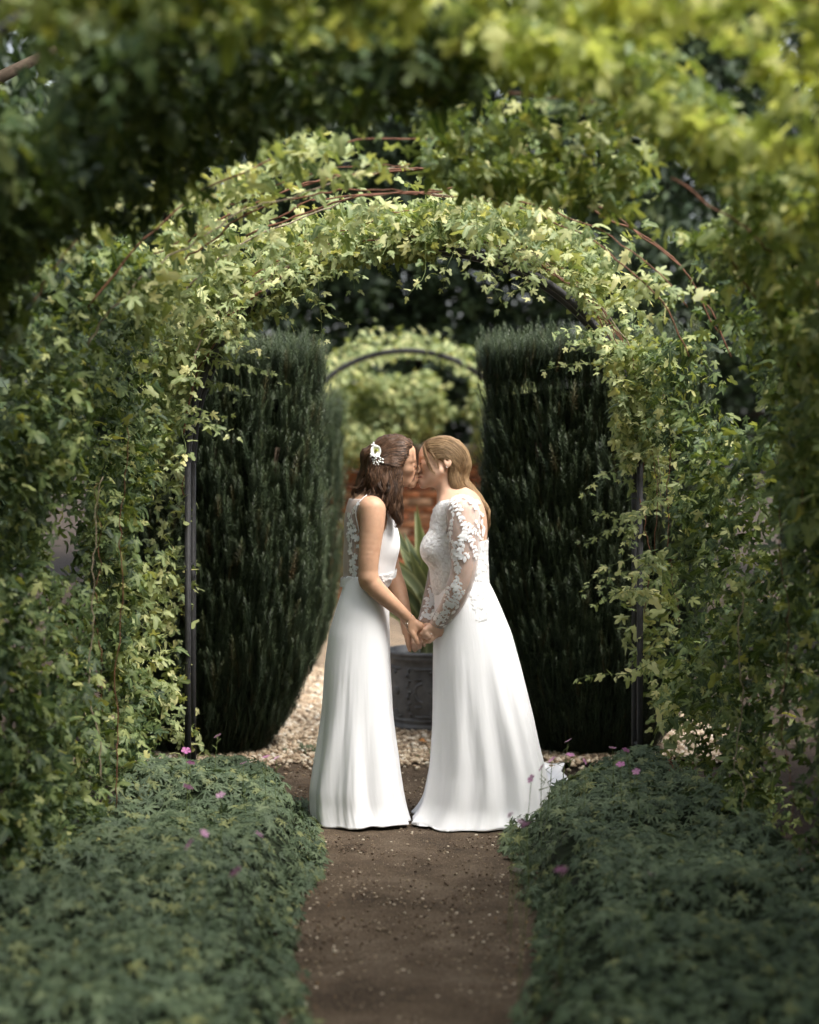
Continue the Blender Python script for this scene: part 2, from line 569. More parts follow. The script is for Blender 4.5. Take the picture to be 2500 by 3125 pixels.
M_SOIL = earth_mat('soil', [(.02, .014, .009), (.035, .024, .016), (.05, .036, .024)])
M_PATH = earth_mat('path_earth', [(.046, .032, .021), (.098, .070, .046), (.165, .125, .088)], 3.5, 120., .9, spots=(.20, .15, .10), spot_scale=120.)
M_GRAVEL = earth_mat('gravel_bed', [(.16, .12, .085), (.24, .18, .125), (.3, .23, .16)], 4., 70., .8)

def bump_z(a, s, z0):
    return lambda X, Y: z0 + a * (vnoise(np.stack([X * s, Y * s, 0 * X + 3], -1)) - .5) + a * .5 * (vnoise(np.stack([X * s * 4, Y * s * 4, 0 * X + 9], -1)) - .5)
grid_sheet('ground', -60, 60, -20, 110, 25, 27, lambda X, Y: 0 * X - .03, M_SOIL)
grid_sheet('path', -.75, .75, 1.0, 9.9, 70, 380, bump_z(.012, 3, -.004), M_PATH)
def gedge(X, Y):
    front = Y.min()
    w = np.clip(1 - (Y - front) / .5, 0, 1)
    return X, Y + w * (.45 * (vnoise(np.stack([X * 5, 0 * X, 0 * X + 5], -1)) - .5) + .12 * (vnoise(np.stack([X * 30, 0 * X, 0 * X + 5], -1)) - .5))
grid_sheet('gravel_court', -1.75, 1.75, 9.62, 19.5, 120, 200, bump_z(.012, 4, .004), M_GRAVEL, edge=gedge)

# loose stones
def pebble(seed, flat=.6):
    r = np.random.default_rng(seed)
    V = []
    for s in (.0, .9, 1.6, 2.3, 3.14):
        n = 1 if s in (.0, 3.14) else 6
        for k in range(n):
            t = k * 2 * math.pi / n + s
            V.append([math.sin(s) * math.cos(t), math.sin(s) * math.sin(t), math.cos(s) * flat])
    V = np.array(V) * (1 + r.uniform(-.22, .22, (len(V), 1))) * np.array([1, r.uniform(.65, .95), 1]) * .5
    T = [[0, 1 + k, 1 + (k + 1) % 6] for k in range(6)] + [[19, 13 + (k + 1) % 6, 13 + k] for k in range(6)]
    Q = [[1 + 6 * a + k, 7 + 6 * a + k, 7 + 6 * a + (k + 1) % 6, 1 + 6 * a + (k + 1) % 6] for a in (0, 1) for k in range(6)]
    return mesh_np('pebble', V, [np.array(Q), np.array(T)])
def stone_mat(name, stops):
    m, nt, out = new_mat(name)
    oi = N(nt, 'ShaderNodeObjectInfo')
    b = N(nt, 'ShaderNodeBsdfPrincipled', i_Roughness=.85); b.inputs['Specular IOR Level'].default_value = .25
    nt.links.new(ramp(nt, oi.outputs['Random'], stops), b.inputs['Base Color'])
    nt.links.new(b.outputs[0], out.inputs['Surface'])
    return m
M_STONE = stone_mat('stones_tan', [(0, (.20, .14, .09)), (.3, (.36, .27, .18)), (.6, (.46, .37, .26)), (.85, (.55, .47, .36)), (1, (.62, .57, .48))])
M_STONE2 = stone_mat('stones_path', [(0, (.06, .04, .028)), (.5, (.13, .09, .06)), (.8, (.27, .21, .14)), (1, (.58, .50, .39))])
peb = [pebble(k) for k in range(3)]
for p_ in peb: p_.materials.append(M_STONE)
peb2 = [pebble(k + 20) for k in range(3)]
for p_ in peb2: p_.materials.append(M_STONE2)
def strew(name, protos, n, xf, yf, smin_, smax_, z0, label, cat, keep=None, powr=2.0):
    x = xf(n); y = yf(n)
    if keep is not None:
        k = keep(x, y); x, y = x[k], y[k]
    s = smin_ + (smax_ - smin_) * RNG.random(len(x)) ** powr
    P = np.stack([x, y, z0 + s * .12 + 0 * x], -1)
    R = np.stack([RNG.normal(0, .25, len(x)), RNG.normal(0, .25, len(x)), RNG.uniform(0, 6.28, len(x))], -1)
    o = scatter(name, protos, P, R, s, RNG.integers(0, len(protos), len(x)))
    tag(o, label, cat, kind='stuff')
strew('gravel_stones', peb, 26000, lambda n: RNG.uniform(-1.7, 1.7, n), lambda n: 9.2 + 4.5 * RNG.random(n) ** 1.3, .014, .038, .006,
      "pale tan gravel stones covering the court around the planter", "gravel", lambda x, y: y > 9.62 + .45 * (vnoise(np.stack([x * 5, 0 * x, 0 * x + 5], -1)) - .5) - np.abs(RNG.normal(0, .14, len(x))) * (RNG.random(len(x)) < .5), 1.0)
strew('path_stones', peb2, 15000, lambda n: RNG.uniform(-.6, .6, n), lambda n: 4.5 + 5.4 * RNG.random(n), .004, .016, -.004,
      "small pale and brown stones strewn over the earth path", "gravel",
      lambda x, y: RNG.random(len(x)) < .25 + .75 * np.clip(vnoise(np.stack([x * 5, y * 5, 0 * x], -1)) * 1.6 - .4 + (np.abs(x) > .3) * .3, 0, 1), 2.6)

# a few fallen leaves
M_FALLEN = leaf_mat('fallen_leaf', [(0, (.45, .16, .03)), (.5, (.35, .2, .06)), (1, (.28, .12, .03))], (.4, .2, .06), .3, .2)

# ================================================================== leaves
def lobed_leaf(name, lobes, N_=18, teeth=.06, droop=.22, cup=.10, floor_=.30, ang=2.75, two=True, seed=0, fold=.08):
    r = np.random.default_rng(seed)
    th = np.linspace(-ang, ang, N_)
    rad = np.full(N_, floor_)
    near = np.full(N_, 9.)
    for a, L, w in lobes:
        rad = np.maximum(rad, L * np.exp(-((th - a) / w) ** 2))
        near = np.minimum(near, np.abs(th - a) / w)
    rad *= 1 + teeth * np.where(np.arange(N_) % 2 == 0, 1, -1) + r.normal(0, .03, N_)
    V = [[0, 0, 0]]; A = [1.0]
    rings = (.5, 1.0) if two else (1.0,)
    for q in rings:
        for i in range(N_):
            x, y = math.sin(th[i]) * rad[i] * q, math.cos(th[i]) * rad[i] * q
            z = -droop * (rad[i] * q) ** 2 + fold * min(1.2, near[i]) * rad[i] * q - cup * abs(x)
            V.append([x, y, z]); A.append(max(0, 1 - near[i] * 2.2) * (1 if q < 1 else .5))
    T = [[0, 1 + i + 1, 1 + i] for i in range(N_ - 1)]
    Q = []
    if two: Q = [[1 + i, 2 + i, N_ + 2 + i, N_ + 1 + i] for i in range(N_ - 1)]
    me = mesh_np(name, np.array(V), [np.array(T)] + ([np.array(Q)] if Q else []))
    fattr(me, 'vein', A)
    return me

HOP_LOBES = [(0, 1.0, .42), (-.95, .82, .38), (.95, .82, .38), (-2.0, .52, .42), (2.0, .52, .42)]
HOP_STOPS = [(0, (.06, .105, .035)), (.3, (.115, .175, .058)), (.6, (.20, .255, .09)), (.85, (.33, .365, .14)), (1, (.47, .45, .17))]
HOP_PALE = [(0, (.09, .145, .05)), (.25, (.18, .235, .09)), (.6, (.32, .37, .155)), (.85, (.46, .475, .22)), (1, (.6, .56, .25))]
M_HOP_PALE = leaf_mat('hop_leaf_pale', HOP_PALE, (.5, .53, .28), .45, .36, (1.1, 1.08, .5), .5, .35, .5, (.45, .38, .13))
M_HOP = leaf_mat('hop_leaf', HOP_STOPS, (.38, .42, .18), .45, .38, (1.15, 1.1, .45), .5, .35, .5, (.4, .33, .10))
M_HOP_DEEP_SHADE = leaf_mat('hop_leaf_deep', [(0, (.018, .040, .018)), (.4, (.04, .076, .028)), (.75, (.085, .13, .045)), (1, (.2, .235, .08))], (.25, .3, .12), .4, .38, (1.15, 1.1, .4), .5, .3)  # darker hop copy; shade of near walls and canopy put into its colour
def hop_set(mat, tag_):
    three = HOP_LOBES
    L = [lobed_leaf('hop_leaf_' + tag_, three, 23, seed=1),
         lobed_leaf('hop_leaf_' + tag_, [(0, 1.0, .5), (-1.0, .7, .4), (1.05, .78, .4), (-2.1, .45, .4), (2.1, .45, .4)], 23, seed=2, droop=.4, fold=.14),
         lobed_leaf('hop_leaf_' + tag_, [(0, 1.0, .62), (-1.9, .5, .6), (1.9, .5, .6)], 19, seed=3, droop=.15, cup=.25, floor_=.42),
         lobed_leaf('hop_leaf_' + tag_, [(.1, 1.0, .38), (-.8, .9, .34), (1.15, .66, .34), (-1.9, .4, .4), (2.2, .5, .4)], 23, seed=4, droop=-.12, fold=.2, cup=.3),
         lobed_leaf('hop_leaf_' + tag_, [(-.08, 1.0, .55), (.9, .5, .4), (-1.1, .62, .45), (2.0, .4, .5)], 21, seed=5, droop=.6, fold=.05, cup=-.15)]
    for m_ in L: m_.materials.append(mat)
    return L
M_HOP_GLOW = leaf_mat('hop_leaf_yellow', [(0, (.2, .25, .07)), (.4, (.34, .39, .12)), (.75, (.48, .50, .17)), (1, (.6, .58, .24))], (.5, .5, .2), .3, .6, (1.1, 1.12, .62), .5, .3)  # sun glow through the leaves put into this yellower, brighter colour
HOP = hop_set(M_HOP, 'lit'); HOPP = hop_set(M_HOP_PALE, 'pale'); HOPY = hop_set(M_HOP_GLOW, 'glow'); HOPD = hop_set(M_HOP_DEEP_SHADE, 'deep')
M_GER = leaf_mat('geranium_leaf', [(0, (.036, .058, .030)), (.5, (.068, .10, .052)), (.85, (.11, .145, .075)), (1, (.19, .20, .07))], (.2, .26, .16), .35, .22, (1.0, 1.1, .6), .6, .3)
GER = [lobed_leaf('geranium_leaf', [(0, 1.0, .30), (-.85, .95, .29), (.85, .95, .29), (-1.7, .78, .3), (1.7, .78, .3), (-2.4, .55, .25), (2.4, .55, .25)], 31, .10, .20, .02, .35, 2.8, True, 5, .10),
       lobed_leaf('geranium_leaf', [(0, 1.0, .27), (-.9, .9, .27), (.9, .9, .27), (-1.8, .7, .3), (1.8, .7, .3)], 31, .12, .35, .05, .30, 2.6, True, 6, .12)]
for m_ in GER: m_.materials.append(M_GER)

def yew_sprig(name, n, length, needle, seed, mat):
    r = np.random.default_rng(seed)
    mb = MB()
    mb.tube([[0, 0, 0], [.004, 0, length * .5], [0, .004, length]], [.0022, .0018, .001], 3, [0, .3, .9], cap=False)
    for k in range(n):
        t = (k + .5) / n
        a = k * 2.39996 + r.normal(0, .25)
        z = length * (.03 + .97 * t)
        L = needle * (.75 + .45 * math.sin(math.pi * min(1, t * .9 + .1))) * r.uniform(.8, 1.15)
        up = .22 + .75 * t ** 3 + r.normal(0, .12)
        d = np.array([math.cos(a) * math.cos(up), math.sin(a) * math.cos(up), math.sin(up)])
        s = np.array([-math.sin(a), math.cos(a), 0]) * needle * .06
        b = np.array([0, 0, z])
        mid = b + d * L * .5 + np.array([0, 0, -.04 * L])
        mb.add([b - s * .6, b + s * .6, mid + s, mid - s, b + d * L], [[0, 1, 2, 3]], [[3, 2, 4]], .1 + .8 * t ** 3)
    me = mb.mesh(name, False, 'vein'); me.materials.append(mat)
    return me
M_YEW = leaf_mat('yew_needles', [(0, (.020, .034, .020)), (.5, (.036, .056, .032)), (.88, (.055, .078, .042)), (.94, (.05, .052, .02)), (1, (.10, .06, .025))], (.12, .155, .07), .65, .08, (1, 1.1, .5), .42, .4)
YEW = [yew_sprig('yew_sprig', 44, .13, .022, 1, M_YEW), yew_sprig('yew_sprig', 32, .09, .020, 2, M_YEW), yew_sprig('yew_sprig', 60, .19, .023, 3, M_YEW)]

M_BINE = plain('bine', (.16, .07, .04), .7, .3, noise=.4, nscale=40)
M_BINE_PALE = plain('bine_pale', (.30, .24, .17), .8, .2, noise=.3, nscale=40)
M_GREEN_STEM = plain('green_stem', (.14, .18, .06), .6, .3)
M_IRON = plain('painted_iron', (.035, .034, .036), .6, .4, noise=.3, nscale=25, bump=.2, bscale=120)
M_BARK = plain('bark', (.06, .045, .032), .95, .1, noise=.4, nscale=14, bump=.8, bscale=30)

# dry leaf litter caught along the edges of the path
LIT = [lobed_leaf('dry_leaf', [(0, 1, .5), (-1.2, .6, .5), (1.2, .6, .5)], 11, seed=60 + k, droop=-.3 + .3 * k, cup=.3) for k in range(3)]
M_DRY = leaf_mat('dry_leaf', [(0, (.07, .04, .02)), (.5, (.14, .08, .035)), (.85, (.24, .13, .05)), (1, (.34, .2, .07))], (.2, .12, .05), .2, .1)
for m_ in LIT: m_.materials.append(M_DRY)
n_ = 420
lx = RNG.choice([-1, 1], n_) * (.50 - np.abs(RNG.normal(0, .10, n_))); ly = RNG.uniform(4.6, 9.6, n_); lx = lx * (1 - .09 * (8 - ly))
lo_ = scatter('leaf_litter', LIT, np.stack([lx, ly, np.full(n_, .008)], -1), np.stack([RNG.normal(0, .4, n_), RNG.normal(0, .4, n_), RNG.uniform(0, 6.28, n_)], -1), RNG.uniform(.006, .017, n_), RNG.integers(0, 3, n_))
tag(lo_, "dry brown leaf litter along both edges of the path", "leaf litter", kind='stuff')
# ================================================================== the hop tunnel: iron hoops and vines
def arch_curve(a, spring, apex, n=2.3, cx=0., m=60):
    """points (x, z) and outward normals from left foot over to right foot"""
    t = np.linspace(0, math.pi, m)
    x = -np.sign(np.cos(t)) * np.abs(np.cos(t)) ** (2 / n) * a
    z = spring + np.sin(t) ** (2 / n) * (apex - spring)
    zl = np.linspace(0, spring, 24)[:-1]
    X = np.concatenate([np.full(len(zl), -a), x, np.full(len(zl), a)]) + cx
    Z = np.concatenate([zl, z, zl[::-1]])
    s = np.concatenate([[0], np.cumsum(np.hypot(np.diff(X), np.diff(Z)))])
    u = np.linspace(0, s[-1], 160)
    X, Z = np.interp(u, s, X), np.interp(u, s, Z)
    dx, dz = np.gradient(X), np.gradient(Z); l = np.hypot(dx, dz)
    return X, Z, -dz / l, dx / l

def width_at(y): return 1.0 + .085 * (8.6 - y)
def tunnel(y, u):
    """point and outward normal at depth y, u in 0..1 around the hoop (left foot to right foot); arrays"""
    X, Z, NX, NZ = arch_curve(1.02, 1.52, 2.52, 2.15, 0)
    i = u * (len(X) - 1)
    k = np.arange(len(X))
    a = width_at(y)
    return np.interp(i, k, X) * a + .02, np.interp(i, k, Z) + .02 * (8.6 - y), np.interp(i, k, NX), np.interp(i, k, NZ)

def bar_loop(mb, X, Z, y, w, d):
    """flat bar bent along (X, Z)"""
    dx, dz = np.gradient(X), np.gradient(Z); l = np.hypot(dx, dz); nx, nz = -dz / l, dx / l
    V = []
    for sx, sy in ((-1, -1), (1, -1), (1, 1), (-1, 1)):
        V.append(np.stack([X + nx * w / 2 * sx, np.full(len(X), y + d / 2 * sy), Z + nz * w / 2 * sx], -1))
    V = np.stack(V, 1).reshape(-1, 3); n = len(X)
    i = np.arange(n - 1)[:, None] * 4; j = np.arange(4)[None, :]; j2 = (j + 1) % 4
    mb.add(V, np.stack([i + j, i + j2, i + 4 + j2, i + 4 + j], -1).reshape(-1, 4))
    mb.add(V[:4], [[0, 1, 2, 3]]); mb.add(V[-4:], [[3, 2, 1, 0]])

def garden_arch(y, label, a=None, cx=.02, spring=1.52, apex=2.50, gap=.3, n=2.15, group="iron hoops of the hop tunnel"):
    a = a or width_at(y)
    root = empty('garden_arch', (cx, y, 0))
    tag(root, label, "arch", group)
    X, Z, _, _ = arch_curve(a, spring, apex, n, cx)
    up = Z > spring
    i0, i1 = np.argmax(up), len(up) - np.argmax(up[::-1])
    for yy in (y, y + gap):
        mb = MB(); bar_loop(mb, X[i0:i1], Z[i0:i1], yy, .03, .045); obj('hoop', mb.mesh('hoop', False), M_IRON, root)
        for sx, lo in ((-1, X[0]), (1, X[-1])):
            mb = MB(); mb.box((lo, yy, Z[i0] / 2), (.012, .022, Z[i0] / 2)); obj('post', mb.mesh('post', False), M_IRON, root)
    for k in range(8):
        i = int(np.interp(k, [0, 7], [6, len(X) - 7]))
        mb = MB(); mb.tube([[X[i], y, Z[i]], [X[i], y + gap, Z[i]]], .007, 6); obj('crossbar', mb.mesh('crossbar'), M_IRON, root)
    return root

garden_arch(8.62, "dark iron arch behind the couple, its posts beside the two yews", a=1.02, gap=.2)
garden_arch(4.4, "nearest iron hoop of the tunnel, overhead and hidden in blurred leaves", a=width_at(4.4) + .2, apex=2.86, gap=.12)

def leaf_cloud(n, yr, ur, thick, rng, thr=None, size=(.035, .07), nscale=2.4, tip_down=.7, face=.5):
    """leaves round the tunnel skin -> P, R, S"""
    y = rng.uniform(*yr, n); u = rng.uniform(*ur, n)
    x, z, nx, nz = tunnel(y, u)
    o = thick[0] + (thick[1] - thick[0]) * rng.beta(1.6, 2.2, n)
    # ragged skin: clumps push in and out
    q = vnoise(np.stack([x * nscale + 7, y * nscale, z * nscale], -1))
    o = o + (q - .5) * .30
    P = np.stack([x + nx * o, y, z + nz * o], -1)
    q2 = vnoise(np.stack([P[:, 0] * 3.3 + 3, P[:, 1] * 3.3, P[:, 2] * 3.3 + 11], -1))
    keep = np.ones(n, bool)
    if thr is not None: keep = q2 > thr(y, u)
    keep &= P[:, 2] > .05
    P = P[keep]; nx, nz, m = nx[keep], nz[keep], keep.sum()
    inward = np.stack([-nx, np.full(m, -.5), -nz], -1)
    nrm = rng.normal(0, .55, (m, 3)) + np.array([0, -.15, .75]) + face * inward * rng.choice([-1, 1], m, p=[.3, .7])[:, None]
    tip = rng.normal(0, .6, (m, 3)) + np.array([0, 0, -tip_down]) + .3 * inward
    R = dir_euler(nrm, tip)
    S = size[0] + (size[1] - size[0]) * rng.random(m) ** 1.3
    return P, R, S

def bines(rng, n, yr, ur, out=(-.02, .1), rad=(.003, .007), wav=.05):
    """climbing stems along the tunnel skin"""
    L = []
    for _ in range(n):
        k = 40
        u0, u1 = sorted(rng.uniform(*ur, 2))
        if u1 - u0 < .12: u1 = min(ur[1], u0 + .15)
        u = np.linspace(u0, u1, k); y = rng.uniform(*yr) + np.cumsum(rng.normal(0, wav * .12, k))
        y = np.clip(y, yr[0] - .05, yr[1] + .05)
        x, z, nx, nz = tunnel(y, u)
        o = rng.uniform(*out) + np.cumsum(rng.normal(0, .006, k))
        o = np.clip(o, -.06, .25)
        L.append((np.stack([x + nx * o, y, z + nz * o], -1), rng.uniform(*rad)))
    return L

def shoots(rng, starts, npts=9, step=.045, size=(.026, .058), drop=.6):
    """young trailing shoots: start points with directions -> stems and leaves in pairs"""
    stems, P, Rn, Rt, S = [], [], [], [], []
    for p, d in starts:
        pts = [np.array(p, float)]; d = np.array(d, float); d /= np.linalg.norm(d)
        n = int(npts * rng.uniform(.6, 1.4)); st = step * rng.uniform(.7, 1.3)
        for k in range(n):
            d = d + rng.normal(0, .22, 3) + np.array([0, 0, -drop * .16]); d /= np.linalg.norm(d)
            pts.append(pts[-1] + d * st)
            s = size[0] + (size[1] - size[0]) * (1 - k / n) * rng.uniform(.6, 1.2)
            for sg in (-1, 1):
                side = np.cross(d, [0, 0, 1.]); side = side / (np.linalg.norm(side) + 1e-6) * sg
                side = side + rng.normal(0, .35, 3) + np.array([0, -.25, -.15])
                P.append(pts[-1] + side * .022); Rt.append(side + d * .3 + np.array([0, 0, -.35])); Rn.append(np.array([0, -.55, .7]) + rng.normal(0, .4, 3)); S.append(s)
        stems.append((np.array(pts), .0022))
    return stems, np.array(P), dir_euler(np.array(Rn), np.array(Rt)), np.array(S)

def vine(label, clouds, bine_list, shoot=None, protos=HOP, loc=(0, 0, 0), group="hop vines", bias=None, limit=300):
    root = empty('hop_vine', loc)
    tag(root, label, "vine", group)
    P = np.concatenate([c_[0] for c_ in clouds]); R = np.concatenate([c_[1] for c_ in clouds]); S = np.concatenate([c_[2] for c_ in clouds])
    if shoot is not None:
        P = np.concatenate([P, shoot[1]]); R = np.concatenate([R, shoot[2]]); S = np.concatenate([S, shoot[3]])
    IDX = RNG.integers(0, len(protos), len(P))
    split_pieces('leaf', 'leaves', protos, P, R, S, IDX, root, limit, bias)
    for pts, r in bine_list:
        mb = MB(); mb.tube(pts, np.linspace(r, r * .6, len(pts)), 6)
        obj('stem', mb.mesh('stem'), M_BINE if RNG.random() < .75 else M_BINE_PALE, root)
    if shoot is not None:
        mb = MB()
        for pts, r in shoot[0]: mb.tube(pts, np.linspace(r, r * .4, len(pts)), 4)
        tag(obj('shoots', mb.mesh('shoots'), M_GREEN_STEM, root), kind='stuff')
    return root

rg = np.random.default_rng(21)
# --- the sharp vine on the arch behind the couple
def arch_starts(rng, n, ur, y=8.55):
    out = []
    for _ in range(n):
        u = rng.uniform(*ur); yy = y + rng.uniform(-.25, .15)
        x, z, nx, nz = [float(v) for v in tunnel(np.array([yy]), np.array([u]))] if False else [float(v[0]) for v in tunnel(np.array([yy]), np.array([u]))]
        inn = rng.uniform(.3, 1.2)
        out.append(((x + nx * .03, yy, z + nz * .03), (-nx * inn + rng.normal(0, .7), -.35 + rng.normal(0, .3), -nz * inn * .4 + rng.normal(0, .4))))
    return out
def foot_thin(y, u):     # leaves thin out where the bare left post shows
    return np.where(u < .24, .60, np.where(u < .3, .5, .22))
def foot_right(y, u):
    return np.where(u > .9, .45, .28)
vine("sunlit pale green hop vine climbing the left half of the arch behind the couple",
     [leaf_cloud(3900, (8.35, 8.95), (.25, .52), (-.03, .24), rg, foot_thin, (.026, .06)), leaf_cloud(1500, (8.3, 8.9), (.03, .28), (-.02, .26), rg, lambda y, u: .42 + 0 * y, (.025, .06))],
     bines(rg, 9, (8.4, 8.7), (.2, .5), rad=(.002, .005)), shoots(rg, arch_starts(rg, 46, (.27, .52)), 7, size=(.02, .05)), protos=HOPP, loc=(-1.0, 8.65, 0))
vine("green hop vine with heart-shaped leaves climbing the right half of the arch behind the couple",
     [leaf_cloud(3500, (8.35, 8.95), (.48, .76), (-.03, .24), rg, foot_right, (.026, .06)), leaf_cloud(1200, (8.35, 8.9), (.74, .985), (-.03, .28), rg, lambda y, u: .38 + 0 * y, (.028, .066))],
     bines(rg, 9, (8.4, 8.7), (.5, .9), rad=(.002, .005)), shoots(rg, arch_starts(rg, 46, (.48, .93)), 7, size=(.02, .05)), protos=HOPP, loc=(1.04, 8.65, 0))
# --- side walls nearer the camera: paler hops by the arch, towards the camera shade is put into the leaf colour
for sd, lo, hi, lab1, lab2 in ((-1, .02, .36, "olive green hop vine on the tunnel's left side next to the arch", "vine with shade put into its leaf colour, walling the tunnel's left side, blurred in the foreground"),
                               (1, .64, .98, "olive green hop vine on the tunnel's right side next to the arch", "vine with shade put into its leaf colour, walling the tunnel's right side, blurred in the foreground")):
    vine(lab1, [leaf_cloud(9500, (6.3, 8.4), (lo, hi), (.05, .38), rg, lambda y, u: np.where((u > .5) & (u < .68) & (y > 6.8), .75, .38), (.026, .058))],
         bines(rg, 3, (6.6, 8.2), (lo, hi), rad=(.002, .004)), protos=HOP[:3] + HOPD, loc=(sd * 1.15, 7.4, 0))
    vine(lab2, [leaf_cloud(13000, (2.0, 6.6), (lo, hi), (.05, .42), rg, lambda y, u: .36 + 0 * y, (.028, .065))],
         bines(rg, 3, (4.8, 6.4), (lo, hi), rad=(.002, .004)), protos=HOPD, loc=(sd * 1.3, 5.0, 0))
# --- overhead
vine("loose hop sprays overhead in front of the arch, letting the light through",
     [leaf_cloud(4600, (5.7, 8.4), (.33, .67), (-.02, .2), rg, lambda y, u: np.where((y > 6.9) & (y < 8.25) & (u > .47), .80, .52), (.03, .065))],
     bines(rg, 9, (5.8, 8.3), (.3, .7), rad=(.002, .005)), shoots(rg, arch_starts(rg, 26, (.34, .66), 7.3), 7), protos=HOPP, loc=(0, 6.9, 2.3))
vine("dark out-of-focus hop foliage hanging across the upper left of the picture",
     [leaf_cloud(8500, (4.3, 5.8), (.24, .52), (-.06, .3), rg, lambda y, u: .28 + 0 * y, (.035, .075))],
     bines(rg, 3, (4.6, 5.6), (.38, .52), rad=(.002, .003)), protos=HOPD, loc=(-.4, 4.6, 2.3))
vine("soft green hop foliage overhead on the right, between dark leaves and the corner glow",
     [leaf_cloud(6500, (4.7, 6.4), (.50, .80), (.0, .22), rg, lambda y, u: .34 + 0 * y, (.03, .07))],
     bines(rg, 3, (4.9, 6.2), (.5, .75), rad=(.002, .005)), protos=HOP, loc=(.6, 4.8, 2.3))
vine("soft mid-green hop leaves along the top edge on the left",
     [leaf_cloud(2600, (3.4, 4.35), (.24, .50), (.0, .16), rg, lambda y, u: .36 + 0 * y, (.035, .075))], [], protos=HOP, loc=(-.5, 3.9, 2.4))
vine("yellow-green hop leaves with sun glow put into their colour, overhead towards the upper right corner",
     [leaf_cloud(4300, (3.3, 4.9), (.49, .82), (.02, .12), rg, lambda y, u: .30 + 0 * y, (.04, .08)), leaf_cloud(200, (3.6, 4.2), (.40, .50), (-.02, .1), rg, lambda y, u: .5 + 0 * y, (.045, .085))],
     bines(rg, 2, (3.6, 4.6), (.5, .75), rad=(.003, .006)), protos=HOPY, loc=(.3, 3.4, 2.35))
vine("unseen dark hop foliage added to block light over the tunnel beside and behind the camera",
     [leaf_cloud(5000, (-4.5, 2.2), (.02, .98), (-.02, .3), rg, lambda y, u: .30 + 0 * y, (.10, .18))], [], protos=HOPD, loc=(0, -1.0, 0), limit=1)  # unseen mass added as a blocker to darken the near tunnel
# ================================================================== yews
def yew(label, cx, cy_, rx, ry, top, n, seed, scale=1., limit=300, prof=None, group="clipped upright yews"):
    rng = np.random.default_rng(seed)
    root = empty('yew_tree', (cx, cy_, 0))
    tag(root, label, "yew", group)
    prof = prof or [(0, .50), (.05, .56), (.2, .76), (.43, .93), (.8, 1.0), (2.5, 1.0)]
    pz, pr = np.array([p[0] for p in prof]), np.array([p[1] for p in prof])
    # sides
    th = rng.uniform(math.pi * .80, math.pi * 2.2, n)            # the half that faces the camera and the gap
    z = rng.uniform(.0, top, n)
    rib = vnoise(np.stack([np.cos(th) * 9 + 10, np.sin(th) * 9 + 10, z * 1.1 + seed], -1))
    fine = vnoise(np.stack([np.cos(th) * 26 + 30, np.sin(th) * 26 + 30, z * 3 + seed], -1))
    k = np.interp(z, pz, pr) * (1 - .16 * (1 - rib) - .05 * fine) - rng.beta(1, 4, n) * .10
    P = np.stack([cx + rx * k * np.cos(th), cy_ + ry * k * np.sin(th), z - .04], -1)
    out = np.stack([np.cos(th), np.sin(th), 0 * th], -1)
    tilt = np.clip(.14 - .20 * (k - .8), .03, .4)[:, None] + .35 * np.clip(.35 - z, 0, 1)[:, None]
    d = np.array([0, 0, 1.]) + out * tilt + rng.normal(0, .13, (n, 3))
    # top
    m = n // 3
    a, q = rng.uniform(0, 6.28, m), np.sqrt(rng.random(m)) * .97
    Pt = np.stack([cx + rx * q * np.cos(a), cy_ + ry * q * np.sin(a), np.full(m, top) - .07 + .06 * vnoise(np.stack([np.cos(a) * q * 6, np.sin(a) * q * 6, 0 * a + seed], -1)) + rng.normal(0, .025, m)], -1)
    dt = np.array([0, 0, 1.]) + rng.normal(0, .12, (m, 3))
    P = np.concatenate([P, Pt]); d = np.concatenate([d, dt])
    nn = len(P)
    # local Z of a sprig is its axis
    R = dir_euler(d, rng.normal(0, 1, (nn, 3)))
    S = rng.uniform(.75, 1.25, nn) * scale
    IDX = rng.integers(0, 3, nn)
    split_pieces('shoot', 'shoots', YEW, P, R, S, IDX, root, limit, np.where((P[:, 1] < cy_ + .1), 1, .3))
    # closed core for inner wood and twigs, shade put into its dark colour
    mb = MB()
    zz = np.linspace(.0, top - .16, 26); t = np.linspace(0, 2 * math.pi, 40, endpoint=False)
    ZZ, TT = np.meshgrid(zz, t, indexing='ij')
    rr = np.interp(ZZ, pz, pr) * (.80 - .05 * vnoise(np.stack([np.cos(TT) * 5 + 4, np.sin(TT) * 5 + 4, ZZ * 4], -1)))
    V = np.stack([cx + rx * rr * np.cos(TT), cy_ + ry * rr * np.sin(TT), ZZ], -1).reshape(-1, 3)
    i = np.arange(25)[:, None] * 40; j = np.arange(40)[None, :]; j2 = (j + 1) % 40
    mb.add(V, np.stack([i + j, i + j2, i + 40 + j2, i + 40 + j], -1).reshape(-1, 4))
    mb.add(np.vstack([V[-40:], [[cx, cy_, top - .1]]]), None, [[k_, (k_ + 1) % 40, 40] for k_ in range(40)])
    obj('shaded_twig_core', mb.mesh('shaded_twig_core'), M_YEW_CORE, root)
    for b in range(7):
        a = rng.uniform(3.3, 6.2); mb = MB()
        q = np.linspace(0, 1, 12); bx = cx + rx * np.cos(a) * (.3 + .6 * q); by = cy_ + ry * np.sin(a) * (.3 + .6 * q)
        mb.tube(np.stack([bx, by, q * top * .8], -1), np.linspace(.02, .006, 12), 6)
        obj('branch', mb.mesh('branch'), M_BARK, root)
    return root
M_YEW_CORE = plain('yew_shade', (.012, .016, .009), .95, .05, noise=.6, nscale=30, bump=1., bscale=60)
yew("dark clipped yew column standing left of the couple under the arch", -1.07, 10.1, .645, .55, 1.99, 11000, 1)
yew("dark clipped yew column standing right of the couple under the arch", .97, 10.1, .635, .55, 2.02, 11000, 2)
